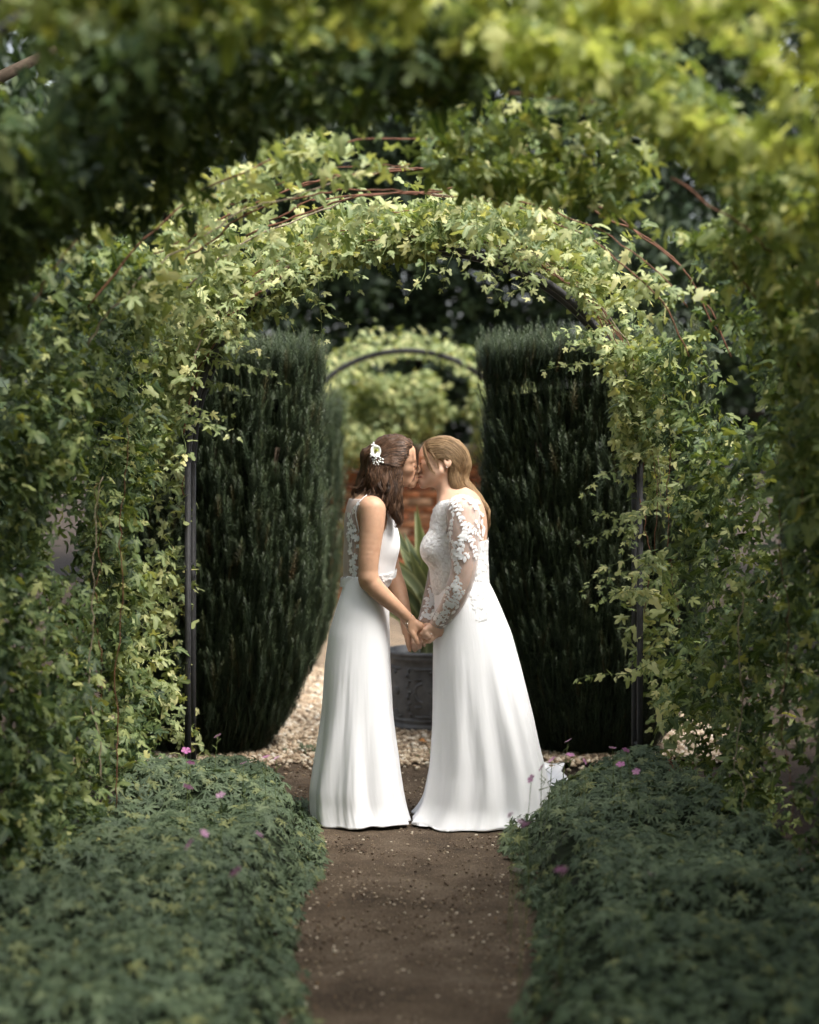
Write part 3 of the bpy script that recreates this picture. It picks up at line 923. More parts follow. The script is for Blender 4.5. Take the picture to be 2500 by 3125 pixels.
yew("smaller blurred yew column far behind, left of the brown-haired person's head", -.92, 13.8, .46, .45, 1.78, 1300, 3, 1.5, 120)
yew("smaller blurred yew column far behind, right of the fair-haired person's head", 1.02, 13.8, .46, .45, 1.70, 1300, 4, 1.5, 120)

# ================================================================== geranium borders along the path
def petals_mesh():
    mb = MB()
    for k in range(5):
        a = 2 * math.pi * k / 5
        V = [[0, 0, 0], [.35, -.22, .08], [.85, -.42, .18], [1.05, 0, .14], [.85, .42, .18], [.35, .22, .08], [.6, 0, .06]]
        c_, s_ = math.cos(a), math.sin(a)
        V = [[x * c_ - y * s_, x * s_ + y * c_, z] for x, y, z in V]
        mb.add(V, None, [[0, 1, 6], [1, 2, 6], [2, 3, 6], [3, 4, 6], [4, 5, 6], [5, 0, 6]])
    me = mb.mesh('flower'); me.materials.append(M_PINK)
    return me
M_PINK = leaf_mat('pink_petal', [(0, (.50, .17, .38)), (.5, (.60, .28, .48)), (1, (.68, .44, .58))], (.5, .1, .35), 0, .3, (1, .9, 1), .5, .3)
FLOWER = petals_mesh()
def border(label, side, edge_fn, flowers, seed, wall_fn, ramp_w=.14):
    rng = np.random.default_rng(seed)
    root = empty('geranium_border', (side * .75, 6.6, 0))
    tag(root, label, "geranium", "hardy geranium borders")
    def height(x, y):
        e = np.abs(edge_fn(y)); d = np.abs(x) - e
        w = np.clip(wall_fn(y) - e, .1, None)
        endf = np.sqrt(np.clip((8.95 - y) / .55, 0, 1))
        rw = np.where(y > 7.6, ramp_w, .14)
        h = .19 * np.clip(d / rw, 0, 1) ** .6 + .07 * np.clip(d / w, 0, 1)
        h = h * (.75 + .5 * vnoise(np.stack([x * 4 + seed, y * 4, 0 * x], -1)))
        return h * endf
    n = 7600
    y = 4.0 + 4.92 * rng.random(n); e = np.abs(edge_fn(y)); w = wall_fn(y) - e
    u = rng.random(n) ** 1.25
    ax = e - .03 + u * w
    x = side * ax
    h = height(x, y)
    z = np.where(u < .22, rng.random(n) ** .8 * np.maximum(h, .06), h) - rng.beta(1.2, 3, n) * .07
    z = np.maximum(z, .015)
    P = np.stack([x + rng.normal(0, .015, n), y, z], -1)
    eps = .04
    gx = (height(x + eps, y) - height(x - eps, y)) / (2 * eps); gy = (height(x, y + eps) - height(x, y - eps)) / (2 * eps)
    nrm = np.stack([-np.clip(gx, -1.6, 1.6), -np.clip(gy, -1.6, 1.6) - .25, np.ones(n)], -1) + rng.normal(0, .33, (n, 3))
    tip = np.stack([np.full(n, -side * .8), np.full(n, -.4), np.full(n, -.3)], -1) + rng.normal(0, .8, (n, 3))
    R = dir_euler(nrm, tip)
    S = .018 + .036 * rng.random(n) ** 1.2
    IDX = rng.integers(0, 2, n)
    split_pieces('leaf', 'leaves', GER, P, R, S, IDX, root, 300, np.where(P[:, 2] > .12, 1, .4))
    # sheet under the leaves, shade among the stalks put into its dark colour
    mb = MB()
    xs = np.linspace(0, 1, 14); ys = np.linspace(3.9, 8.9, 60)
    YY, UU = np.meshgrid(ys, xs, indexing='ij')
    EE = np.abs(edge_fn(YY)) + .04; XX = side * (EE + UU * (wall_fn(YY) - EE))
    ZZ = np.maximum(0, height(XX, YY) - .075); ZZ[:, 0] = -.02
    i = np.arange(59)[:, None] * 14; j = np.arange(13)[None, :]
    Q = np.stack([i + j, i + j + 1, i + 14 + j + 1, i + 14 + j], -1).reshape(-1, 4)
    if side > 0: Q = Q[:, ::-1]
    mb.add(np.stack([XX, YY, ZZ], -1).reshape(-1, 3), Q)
    obj('stalk_shade', mb.mesh('stalk_shade'), M_STALK_SHADE, root)
    for (vx, vy, sz) in flowers:
        yy = min(8.75, (CAM_Z - .41) * 4020. / (vy - 930.))
        p = PV(vx, vy, yy)
        g0 = float(height(np.array([p[0]]), np.array([p[1]]))[0])
        f = bpy.data.objects.new('flower', FLOWER); COL.objects.link(f); f.parent = root
        f.location = Vector(p) - root.location
        f.rotation_euler = (rng.uniform(.2, 1.0), rng.normal(0, .4), rng.uniform(0, 6.28)); f.scale = (.0175 * sz,) * 3
        mb = MB(); b0 = np.array([p[0] + rng.normal(0, .015), p[1] + .02, max(0.02, min(g0, p[2] - .04) - .06)])
        mb.tube(catmull([b0, (b0 + p) / 2 + [rng.normal(0, .006), 0, 0], p - [0, 0, .002]], 7), .0012, 4)
        if vy < 1640:
            for _ in range(3):
                t = rng.uniform(.4, .9); q = b0 * (1 - t) + p * t
                mb.tube([q, q + np.array([rng.normal(0, .012), -.005, .018]), q + np.array([rng.normal(0, .016), -.005, .035])], [.0008, .0022, .0006], 4)
        obj('flower_stem', mb.mesh('flower_stem'), M_GREEN_STEM, root)
    return root
M_STALK_SHADE = plain('stalks', (.02, .028, .014), .95, .1, noise=.5, nscale=30)
border("grey-green geranium border along the left edge of the path", -1, lambda y: -(.45 - .045 * (8 - y) + .05 * np.sin(y * 2.3) + np.clip(y - 8.35, 0, 1) * .45), 
       [(459, 1550, 1), (392, 1581, 1.1), (561, 1594, .9), (583, 1596, .8), (513, 1607, .8), (396, 1658, 1.1), (465, 1675, 1), (400, 1778, 1.2), (497, 1837, 1.2), (430, 1755, .9), (545, 1757, .9), (402, 1607, 1)], 31, lambda y: 1.06 + .11 * (8.6 - y))
border("grey-green geranium border along the right edge of the path, in front of the train", 1, lambda y: .49 - .045 * (8 - y) + .05 * np.sin(y * 2.1 + 1) + np.clip(y - 8.35, 0, 1) * .45,
       [(1197, 1560, 1), (1163, 1600, 1), (1201, 1590, 1), (1230, 1603, .9), (1141, 1617, 1), (1119, 1640, 1), (1290, 1575, .9), (1318, 1580, .9), (1340, 1625, .9), (1307, 1610, 1), (1108, 1738, 1.1), (1098, 1732, .9), (1090, 1834, 1), (1180, 1832, 1.1), (1190, 1836, 1), (1075, 1716, .7), (1370, 1840, .7)], 32, lambda y: 1.10 + .11 * (8.6 - y), .32)

# small weeds on the gravel
for k, (vx, vy) in enumerate(((648, 1587), (905, 1600))):
    yy = CAM_Z * 4020. / (vy - 930.)
    p = PV(vx, vy, yy); root = empty('weed', (p[0], p[1], 0))
    tag(root, ["small green weed in the gravel left of the satin gown", "tiny green weed in the gravel between the two gowns"][k], "weed")
    rng = np.random.default_rng(k)
    n = 26 if k == 0 else 12
    PP = np.stack([p[0] + rng.normal(0, .05, n), p[1] + rng.normal(0, .03, n), rng.uniform(.012, .05, n)], -1)
    place_pieces('leaf', GER, PP, dir_euler(np.array([0, -.3, 1.]) + rng.normal(0, .4, (n, 3)), rng.normal(0, 1, (n, 3))), rng.uniform(.014, .028, n), rng.integers(0, 2, n), root)
for k, (vx, vy, s) in enumerate(((890, 1563, .05), (700, 1905, .02), (655, 1480, .04))):
    yy = (CAM_Z - .02) * 4020. / (vy - 930.)
    p = PV(vx, vy, yy)
    me = lobed_leaf('fallen_leaf', [(0, 1, .5), (-1.2, .6, .5), (1.2, .6, .5)], 15, seed=40 + k); me.materials.append(M_FALLEN)
    o = bpy.data.objects.new('fallen_leaf', me); COL.objects.link(o); o.location = (p[0], p[1], .03); o.rotation_euler = (.3, .2, k * 2.); o.scale = (s, s, s)
    tag(o, ["orange fallen leaf on the gravel below the planter", "tiny brown fallen leaf on the path in the foreground", "rusty fallen leaf on the gravel by the left yew"][k], "leaf")

# ================================================================== lead planter and flax
def planter():
    cx, cyy, h = .125, 10.85, .44
    root = empty('lead_planter', (cx, cyy, 0))
    tag(root, "round grey lead planter with raised ornament standing on gravel behind the couple", "planter")
    rad = lambda z: .225 + .022 * z / h
    mb = MB()
    prof = [(0, .01), (.222, .01), (.232, .012), (.234, .03), (.226, .036), (.226, .05), (.233, .055), (.233, .068), (.225, .072), (rad(.09), .08), (rad(.2), .2), (rad(.36), .36), (rad(.39), .392), (.255, .40), (.258, .412), (.254, .42), (.262, .425), (.264, .437), (.258, .445), (.242, .445), (.236, .40), (0, .40)]
    mb.lathe(prof, (cx, cyy, 0), 72)
    obj('pot', mb.mesh('pot'), M_LEAD, root)
    def on(a, z, lift=0.0):
        r = rad(z) + lift
        return np.array([cx + r * math.sin(a), cyy - r * math.cos(a), z])
    def relief(name, pts, r):
        mb = MB(); mb.tube([on(a, z, .001) for a, z in pts], r, 6); obj(name, mb.mesh(name), M_LEAD, root)
    for rep in range(-2, 3):
        o = rep * 1.02 - .12
        relief('ornament_bar', [(o - .30, .352), (o, .352), (o + .32, .352)], .009)
        relief('ornament_bar', [(o - .30, .085), (o, .085), (o + .32, .085)], .009)
        relief('ornament_bar', [(o - .30, .295), (o - .12, .295)], .008)
        relief('ornament_bar', [(o - .30, .14), (o - .12, .14)], .008)
        t = np.linspace(.6, 2 * math.pi - .6 - 1.9, 14) + .95
        relief('ornament_crescent', [(o - .10 + .20 * math.cos(q), .22 + .052 * math.sin(q)) for q in t], .009)
        for (da, z, rr) in ((.16, .225, .028), (.12, .105, .018), (.12, .33, .013)):
            mb = MB()
            for k in range(6):
                q = 2 * math.pi * k / 6
                p0, p1 = on(o + da, z, .002), on(o + da + rr * math.cos(q) / .235, z + rr * math.sin(q), .002)
                mb.tube(catmull([p0, (p0 + p1) / 2 + [0, -.004, 0], p1], 5), [.003, .007, .008, .006, .002], 6)
            mb.tube([on(o + da, z, .0), on(o + da, z, .009)], [.008, .006], 6)
            obj('ornament_flower', mb.mesh('ornament_flower'), M_LEAD, root)
        for k in range(9):
            mb = MB(); z = .09 + k * .031; a = o - .46 + .03 * (-1) ** k
            mb.tube([on(a, z, -.004), on(a + .01, z + .012, .007), on(a + .03, z + .018, 0)], [.008, .011, .004], 6)
            obj('ornament_bead', mb.mesh('ornament_bead'), M_LEAD, root)
    mb = MB(); mb.lathe([(0, .405), (.12, .415), (.236, .405)], (cx, cyy, 0), 40); obj('compost', mb.mesh('compost'), M_SOIL, root)
    # striped flax
    fr = empty('striped_flax', (cx, cyy, .41))
    tag(fr, "striped sword-leaved flax growing in the lead planter", "plant")
    rng = np.random.default_rng(77)
    blades = [((874, 1076), .085), ((850, 1120), .07), ((893, 1150), .075), ((835, 1140), .06), ((905, 1200), .07), ((862, 1180), .08), ((842, 1230), .07), ((884, 1240), .075), ((706, 1095), .03), ((712, 1160), .045), ((709, 1228), .04), ((722, 1260), .045), ((735, 1180), .05), ((745, 1240), .045)]
    tips = [(PV(v[0], v[1], 10.8 + rng.uniform(-.2, .2)), w_) for v, w_ in blades]
    for _ in range(34):
        a = rng.uniform(0, 6.28); L = rng.uniform(.45, .95); s_ = rng.uniform(.1, .55)
        tips.append((np.array([cx + math.cos(a) * s_ * .9, cyy + math.sin(a) * s_ * .6, .42 + L * (1 - s_ * .5)]), rng.uniform(.05, .075)))
    for tip, wd in tips:
        wd *= 1.25
        b = np.array([cx + rng.normal(0, .045), cyy + rng.normal(0, .04), .40])
        hd = tip - b; hh = np.array([hd[0], hd[1], 0])
        mid = b + hd * .5 + np.array([-hh[0] * .18, -hh[1] * .18, .06])
        cv = catmull([b, mid, tip], 12)
        d = np.gradient(cv, axis=0); d /= np.linalg.norm(d, axis=1)[:, None]
        fac = np.array([rng.normal(0, .8), -1., .1]); sd_ = np.cross(d, fac); sd_ /= np.linalg.norm(sd_, axis=1)[:, None]
        nn = np.cross(sd_, d)
        t = np.linspace(0, 1, 12); w_ = wd * .5 * np.clip(np.minimum(.55 + t * 1.6, (1 - t) * 2.6 + .02), 0, 1)
        V = np.stack([cv - sd_ * w_[:, None] + nn * (w_ * .35)[:, None], cv, cv + sd_ * w_[:, None] + nn * (w_ * .35)[:, None]], 1)
        V5 = np.stack([V[:, 0], .5 * (V[:, 0] + V[:, 1]), V[:, 1], .5 * (V[:, 1] + V[:, 2]), V[:, 2]], 1)
        i = np.arange(11)[:, None] * 5; j = np.arange(4)[None, :]
        me = mesh_np('leaf', V5.reshape(-1, 3), np.stack([i + j, i + j + 1, i + 5 + j + 1, i + 5 + j], -1).reshape(-1, 4))
        fattr(me, 'vein', np.tile([1, .15, 0, .15, 1], 12))
        obj('leaf', me, M_FLAX, fr)
M_LEAD = plain('lead', (.13, .131, .135), .6, .4, noise=.35, nscale=14, bump=.35, bscale=90)
M_FLAX = leaf_mat('flax_leaf', [(0, (.10, .14, .08)), (.5, (.16, .20, .11)), (1, (.24, .26, .12))], (.55, .55, .30), .85, .25, (1, 1.05, .5), .45, .4)
planter()
# ================================================================== far garden: arch, brick wall, trees
garden_arch(16.0, "distant iron arch seen blurred above the couple's heads", a=.96, cx=-.03, spring=1.55, apex=2.39, gap=.35, n=2.0)
rf = np.random.default_rng(41)
def far_cloud(n, cx, cy_, cz, rx, ry, rz, rng, size, thr=.35, hollow=.0):
    p = rng.normal(0, 1, (n, 3)); p /= np.linalg.norm(p, axis=1)[:, None]
    r = (hollow + (1 - hollow) * rng.random(n)) ** (1 / 2.4)
    p = p * r[:, None]
    P = np.array([cx, cy_, cz]) + p * np.array([rx, ry, rz])
    q = vnoise(P * 2.1 + 5)
    k = (q > thr) & (P[:, 2] > .05); P = P[k]; p = p[k]; m = len(P)
    nrm = p + rng.normal(0, .6, (m, 3)) + np.array([0, -.2, .5]); tip = rng.normal(0, .7, (m, 3)) + np.array([0, 0, -.7])
    return P, dir_euler(nrm, tip), rng.uniform(*size, m)
# hops over and beyond the far arch
Xf, Zf, NXf, NZf = arch_curve(.96, 1.55, 2.39, 2.0, -.03)
def far_arch_leaves(n):
    i = rf.integers(20, 140, n); y = rf.uniform(15.9, 18.5, n); o = rf.beta(1.5, 3, n) * .24 + .01
    o = o * (.4 + vnoise(np.stack([Xf[i] * 4, y * 2, Zf[i] * 4 + 3], -1)) * 1.2)
    P = np.stack([Xf[i] + NXf[i] * o, y, Zf[i] + NZf[i] * o], -1)
    return P, dir_euler(rf.normal(0, .6, (n, 3)) + np.array([0, -.4, .8]), rf.normal(0, .6, (n, 3)) + np.array([0, -.2, -.6])), rf.uniform(.035, .07, n)
vine("pale sunlit hop vine over the distant arch above the couple's heads",
     [far_arch_leaves(2600), far_cloud(3000, -.6, 18.6, 1.85, .85, .4, .5, rf, (.04, .08), .42), far_cloud(3000, .7, 18.6, 1.85, .85, .4, .5, rf, (.04, .08), .42), far_cloud(1200, .1, 18.7, 2.05, .6, .3, .28, rf, (.04, .08), .42)],
     [], protos=HOPP, loc=(0, 16.2, 0), group="hop vines", limit=200)

# brick wall with a pale coping
M_BRICK = None
def brick_wall():
    global M_BRICK
    m, nt, out = new_mat('brick')
    oi = N(nt, 'ShaderNodeObjectInfo'); tc = N(nt, 'ShaderNodeTexCoord')
    nz = N(nt, 'ShaderNodeTexNoise', i_Scale=18.0, i_Detail=4.0); nt.links.new(tc.outputs['Object'], nz.inputs['Vector'])
    c = ramp(nt, oi.outputs['Random'], [(0, (.26, .09, .045)), (.4, (.40, .145, .06)), (.75, (.48, .20, .09)), (1, (.42, .27, .17))])
    c = mixc(nt, 1.0, c, ramp(nt, nz.outputs['Fac'], [(.3, (.7, .7, .7)), (.7, (1.15, 1.15, 1.15))]), 'MULTIPLY')
    b = N(nt, 'ShaderNodeBsdfPrincipled', i_Roughness=.9); nt.links.new(c, b.inputs['Base Color']); nt.links.new(b.outputs[0], out.inputs['Surface'])
    mortar = plain('mortar', (.34, .29, .22), .95, .1, noise=.2, nscale=30)
    root = empty('brick_wall', (0, 19.2, 0))
    tag(root, "weathered orange brick garden wall behind the planter, between the yews", "wall")
    mb = MB(); mb.box((0, 19.2, .74), (3.0, .10, .74)); obj('mortar', mb.mesh('mortar', False), mortar, root)
    P = []
    for r in range(20):
        z = .04 + r * .075
        for k in range(-14, 15):
            x = k * .225 + (.1125 if r % 2 else 0)
            if abs(x) < 2.9: P.append((x, 19.1, z))
    P = np.array(P); o = np.argsort(np.abs(P[:, 0] - .1) + .5 * np.abs(P[:, 2] - 1.0))
    mb = MB(); V = np.array([[x, y, z] for x in (-1, 1) for y in (-1, 1) for z in (-1, 1)], float) * [.1065, .02, .0325]
    mb.box((0, 0, 0), (.1065, .022, .0325)); me = mb.mesh('brick', False); me.materials.append(m)
    rng = np.random.default_rng(1)
    Rr = rng.normal(0, .01, (len(P), 3)); P[:, 1] += rng.normal(0, .004, len(P))
    place_pieces('brick', [me], P[o[:300]], Rr[:300], np.ones(300), np.zeros(300, int), root)
    rest = o[300:]
    scatter('bricks', [me], P[rest], Rr[:len(rest)], np.ones(len(rest)), np.zeros(len(rest), int), root)
    cop = plain('coping_stone', (.42, .35, .28), .9, .2, noise=.25, nscale=8, bump=.4, bscale=40)
    for k in range(10):
        mb = MB(); mb.box((-2.7 + k * .6, 19.18, 1.545), (.296, .17, .04)); obj('coping_stone', mb.mesh('coping_stone', False), cop, root)
brick_wall()

# trees
M_TREE = leaf_mat('tree_leaf', [(0, (.018, .032, .016)), (.5, (.03, .05, .022)), (.9, (.05, .075, .03)), (1, (.08, .10, .035))], (.06, .09, .04), .2, .2, (1, 1.1, .4), .55, .3)
def cluster(seed, n=9):
    r = np.random.default_rng(seed); mb = MB()
    for _ in range(n):
        c_ = r.normal(0, .5, 3); d = r.normal(0, 1, 3); d /= np.linalg.norm(d); s_ = np.cross(d, r.normal(0, 1, 3)); s_ /= np.linalg.norm(s_)
        mb.add([c_, c_ + d * .28 + s_ * .17, c_ + d * .62, c_ + d * .28 - s_ * .17], [[0, 1, 2, 3]])
    me = mb.mesh('leaf_cluster', False, 'vein'); me.materials.append(M_TREE)
    return me
CLU = [cluster(k) for k in range(3)]
def tree(label, x, y, h, r, n, seed, size=(.16, .3), base=.18):
    rng = np.random.default_rng(seed)
    root = empty('tree', (x, y, 0)); tag(root, label, "tree", "dark trees behind the garden")
    mb = MB(); tk = catmull([[x, y, -.05], [x + rng.normal(0, .1), y, h * .3], [x + rng.normal(0, .2), y, h * .65], [x, y, h * .9]], 14)
    mb.tube(tk, np.linspace(.22, .04, 14), 8)
    for _ in range(9):
        t = rng.uniform(.25, .85); b = tk[int(t * 13)]; a = rng.uniform(0, 6.28); l = r * rng.uniform(.5, .9)
        e = b + np.array([math.cos(a) * l, math.sin(a) * l, l * .35]); mb.tube(catmull([b, (b + e) / 2 + [0, 0, -.1], e], 6), np.linspace(.07, .02, 6), 5)
    obj('trunk', mb.mesh('trunk'), M_BARK, root)
    # crown of overlapping boughs
    P = []
    nb = 26
    for k in range(nb):
        zz = h * (base + (1 - base) * (k + .5) / nb); rr = r * math.sin(math.pi * min(1, .18 + .8 * (k + .5) / nb)) ** .7
        a = k * 2.4; q = rr * rng.uniform(.35, .75)
        c_ = np.array([x + math.cos(a) * q, y + math.sin(a) * q, zz]); br = r * rng.uniform(.4, .6)
        m = n // nb; p = rng.normal(0, 1, (m, 3)); p /= np.linalg.norm(p, axis=1)[:, None]
        P.append(c_ + p * (rng.random(m) ** .45)[:, None] * br * np.array([1, 1, .75]))
    P = np.concatenate(P); P = P[P[:, 2] > .1]
    R = rng.uniform(0, 6.28, (len(P), 3))
    scatter('crown', CLU, P, R, rng.uniform(*size, len(P)), rng.integers(0, 3, len(P)), root)
    return root
tree("dark evergreen behind the wall, left of the distant arch", -3.2, 23.5, 8.5, 2.6, 5200, 1)
tree("dark evergreen rising straight behind the distant arch", .2, 25.0, 9.5, 3.0, 6000, 2)
tree("dark evergreen behind the wall, right of the distant arch", 3.6, 24.0, 9.0, 2.7, 5200, 3)
tree("dark tree behind the tunnel's upper left side", -4.6, 14.5, 6.5, 2.3, 5200, 4)
tree("dark tree behind the tunnel's upper right side", 4.9, 15.0, 6.5, 2.3, 5200, 5)
tree("shadowy bushy tree pressed against the left wall of the tunnel", -3.3, 8.2, 4.2, 1.6, 5200, 6, (.12, .22), .03)
tree("shadowy bushy tree pressed against the right wall of the tunnel", 3.4, 8.0, 4.2, 1.6, 5200, 7, (.12, .22), .03)
tree("dark bushy tree added to block light outside the tunnel on the left, beside the camera's end", -3.6, 4.3, 5.0, 1.9, 5200, 8, (.14, .26), .03)  # added to keep sky light off the near part of the tunnel
tree("dark bushy tree added to block light outside the tunnel on the right, beside the camera's end", 3.8, 4.0, 4.4, 1.8, 5200, 9, (.14, .26), .03)  # same on this side: added to cut the sky light
# ================================================================== the couple
CY = 8.15
def skin_mat(name, col, lip):
    m, nt, out = new_mat(name)
    at = N(nt, 'ShaderNodeAttribute', attribute_name='lip')
    tc = N(nt, 'ShaderNodeTexCoord')
    nz = N(nt, 'ShaderNodeTexNoise', i_Scale=35.0, i_Detail=5.0)
    nt.links.new(tc.outputs['Object'], nz.inputs['Vector'])
    c0 = ramp(nt, nz.outputs['Fac'], [(.3, tuple(c * .92 for c in col)), (.7, tuple(min(1, c * 1.06) for c in col))])
    c = mixc(nt, at.outputs['Fac'], c0, lip)
    b = N(nt, 'ShaderNodeBsdfPrincipled', i_Roughness=.5)
    b.inputs['Specular IOR Level'].default_value = .35
    b.inputs['Subsurface Weight'].default_value = .12
    b.inputs['Subsurface Radius'].default_value = (.012, .005, .003)
    b.inputs['Subsurface Scale'].default_value = 1.0
    nt.links.new(c, b.inputs['Base Color'])
    nz2 = N(nt, 'ShaderNodeTexNoise', i_Scale=260.0, i_Detail=2.0)
    nt.links.new(tc.outputs['Object'], nz2.inputs['Vector'])
    bp = N(nt, 'ShaderNodeBump', i_Strength=.12, i_Distance=.002)
    nt.links.new(nz2.outputs['Fac'], bp.inputs['Height']); nt.links.new(bp.outputs[0], b.inputs['Normal'])
    nt.links.new(b.outputs[0], out.inputs['Surface'])
    return m

def hair_mat(name, dark, light):
    m, nt, out = new_mat(name)
    at = N(nt, 'ShaderNodeAttribute', attribute_name='tone')
    c = ramp(nt, at.outputs['Fac'], [(0, dark), (.6, tuple((a + b) / 2 for a, b in zip(dark, light))), (1, light)])
    b = N(nt, 'ShaderNodeBsdfPrincipled', i_Roughness=.45)
    b.inputs['Specular IOR Level'].default_value = .3
    nt.links.new(c, b.inputs['Base Color'])
    nt.links.new(b.outputs[0], out.inputs['Surface'])
    return m

def satin_mat(name, col=(.86, .86, .87), rough=.5, weave=0.08):
    m, nt, out = new_mat(name)
    b = N(nt, 'ShaderNodeBsdfPrincipled', i_Roughness=rough)
    b.inputs['Base Color'].default_value = (*col, 1)
    b.inputs['Specular IOR Level'].default_value = .3
    b.inputs['Sheen Weight'].default_value = .15
    tc = N(nt, 'ShaderNodeTexCoord')
    nz = N(nt, 'ShaderNodeTexNoise', i_Scale=14.0, i_Detail=6.0)
    mp = N(nt, 'ShaderNodeMapping'); mp.inputs['Scale'].default_value = (1.6, 1.6, .35)
    nt.links.new(tc.outputs['Object'], mp.inputs['Vector']); nt.links.new(mp.outputs[0], nz.inputs['Vector'])
    bp = N(nt, 'ShaderNodeBump', i_Strength=weave, i_Distance=.02)
    nt.links.new(nz.outputs['Fac'], bp.inputs['Height']); nt.links.new(bp.outputs[0], b.inputs['Normal'])
    nt.links.new(b.outputs[0], out.inputs['Surface'])
    return m

def lace_cloth_mat(name):
    m, nt, out = new_mat(name)
    b = N(nt, 'ShaderNodeBsdfPrincipled', i_Roughness=.6)
    b.inputs['Specular IOR Level'].default_value = .25
    tc = N(nt, 'ShaderNodeTexCoord')
    v = N(nt, 'ShaderNodeTexVoronoi', i_Scale=75.0); v.feature = 'SMOOTH_F1'
    nz = N(nt, 'ShaderNodeTexNoise', i_Scale=40.0, i_Detail=3.0)
    nt.links.new(tc.outputs['Object'], nz.inputs['Vector'])
    mx = N(nt, 'ShaderNodeVectorMath', operation='MULTIPLY_ADD')
    mx.inputs[1].default_value = (.03, .03, .03)
    nt.links.new(nz.outputs['Color'], mx.inputs[0]); nt.links.new(tc.outputs['Object'], mx.inputs[2])
    nt.links.new(mx.outputs[0], v.inputs['Vector'])
    nt.links.new(ramp(nt, v.outputs['Distance'], [(.2, (.84, .84, .84)), (.75, (.70, .68, .67))]), b.inputs['Base Color'])
    bp = N(nt, 'ShaderNodeBump', i_Strength=.7, i_Distance=.004); bp.invert = True
    nt.links.new(v.outputs['Distance'], bp.inputs['Height']); nt.links.new(bp.outputs[0], b.inputs['Normal'])
    nt.links.new(b.outputs[0], out.inputs['Surface'])
    return m

def tulle_mat(name, cover=.2):
    m, nt, out = new_mat(name)
    b = N(nt, 'ShaderNodeBsdfDiffuse'); b.inputs['Color'].default_value = (.82, .79, .78, 1)
    t = N(nt, 'ShaderNodeBsdfTransparent')
    mx = N(nt, 'ShaderNodeMixShader')
    lw = N(nt, 'ShaderNodeLayerWeight', i_Blend=.35)
    mr = N(nt, 'ShaderNodeMapRange'); mr.inputs[3].default_value = cover; mr.inputs[4].default_value = min(1, cover + .4)
    nt.links.new(lw.outputs['Facing'], mr.inputs[0]); nt.links.new(mr.outputs[0], mx.inputs[0])
    nt.links.new(t.outputs[0], mx.inputs[1]); nt.links.new(b.outputs[0], mx.inputs[2])
    nt.links.new(mx.outputs[0], out.inputs['Surface'])
    return m

M_SKIN_A = skin_mat('skin_tan', (.57, .335, .215), (.42, .13, .11))
M_SKIN_B = skin_mat('skin_fair', (.62, .39, .275), (.45, .15, .13))
M_HAIR_A = hair_mat('hair_brown', (.026, .014, .008), (.17, .09, .05))
M_HAIR_B = hair_mat('hair_blonde', (.12, .07, .035), (.42, .28, .15))
M_SATIN_A = satin_mat('satin_white')
M_SATIN_B = satin_mat('chiffon_white', (.86, .86, .87), .6, .1)
M_LACE = plain('lace_white', (.86, .86, .86), .7, .2)
M_LACE_CLOTH = lace_cloth_mat('lace_bodice')
M_TULLE = tulle_mat('tulle', .22)
M_DARK = plain('lash_dark', (.03, .018, .012), .7, .2)
M_BROW = plain('brow_brown', (.10, .055, .03), .8, .2)
M_METAL = plain('silver', (.75, .72, .68), .25, .5, metal=1)
M_NAIL = plain('nail_pale', (.78, .62, .56), .3, .5)
M_PETAL = plain('petal_white', (.85, .86, .82), .5, .3)
M_EYE_FLOWER = plain('flower_throat', (.45, .48, .08), .6, .3)

def head(B, c, face, roll, s, ear):
    """face: +1 looks along +X, -1 along -X; roll tips the crown to -Y (towards the camera) when positive"""
    f = np.array([face, 0., 0]); w = np.array([0., 1, 0]); u = np.array([0., 0, 1])
    w, u = w * math.cos(roll) + u * math.sin(roll), u * math.cos(roll) - w * math.sin(roll)
    c = np.asarray(c, float)
    L = lambda a, b, d: c + s * (a * f + b * w + d * u)
    Rm = np.stack([f, w, u], 1)
    e = lambda p, r, k=.02, sub=False: B.ell(L(*p), [q * s for q in r], k, Rm, sub)
    cn = lambda p, q, r1, r2, k=.012, sub=False: B.cone(L(*p), L(*q), r1 * s, r2 * s, k, sub)
    e((-.006, 0, .012), (.097, .074, .088))
    e((.028, 0, .02), (.066, .064, .068), .02)
    e((.034, 0, -.042), (.056, .056, .078), .02)
    for q in (-1, 1):
        cn((.0, q * .048, -.06), (.07, q * .012, -.106), .02, .016, .02)
        e((.056, q * .037, -.034), (.03, .024, .024), .015)
        cn((.085, q * .012, .008), (.072, q * .044, .006), .009, .008, .012)
        e((.096, q * .032, -.015), (.013, .014, .008), .01, True)
        e((.078, q * .032, -.016), (.012, .015, .0105), .004)
    cn((.078, 0, -.104), (.08, 0, -.112), .016, .014, .016)
    cn((.09, 0, -.002), (.108, 0, -.043), .0075, .0105, .008)
    e((.112, 0, -.048), (.011, .0105, .010), .005)
    for q in (-1, 1):
        e((.1, q * .011, -.053), (.009, .0065, .0075), .004)
        cn((.098, 0, -.074), (.082, q * .022, -.080), .0072, .0045, .005)
        cn((.096, 0, -.087), (.081, q * .021, -.083), .0078, .0045, .005)
    cn((.084, 0, -.068), (.084, 0, -.09), .018, .018, .012)
    for q in (-1, 1):
        cn((.110, q * .003, -.0805), (.082, q * .028, -.0815), .0022, .0016, .003, True)
        e((-.012 + ear, q * .073, -.018), (.019, .009, .031), .006)
        e((-.008 + ear, q * .083, -.014), (.010, .007, .019), .004, True)
        e((-.008 + ear, q * .071, -.043), (.009, .006, .011), .004)
    return L

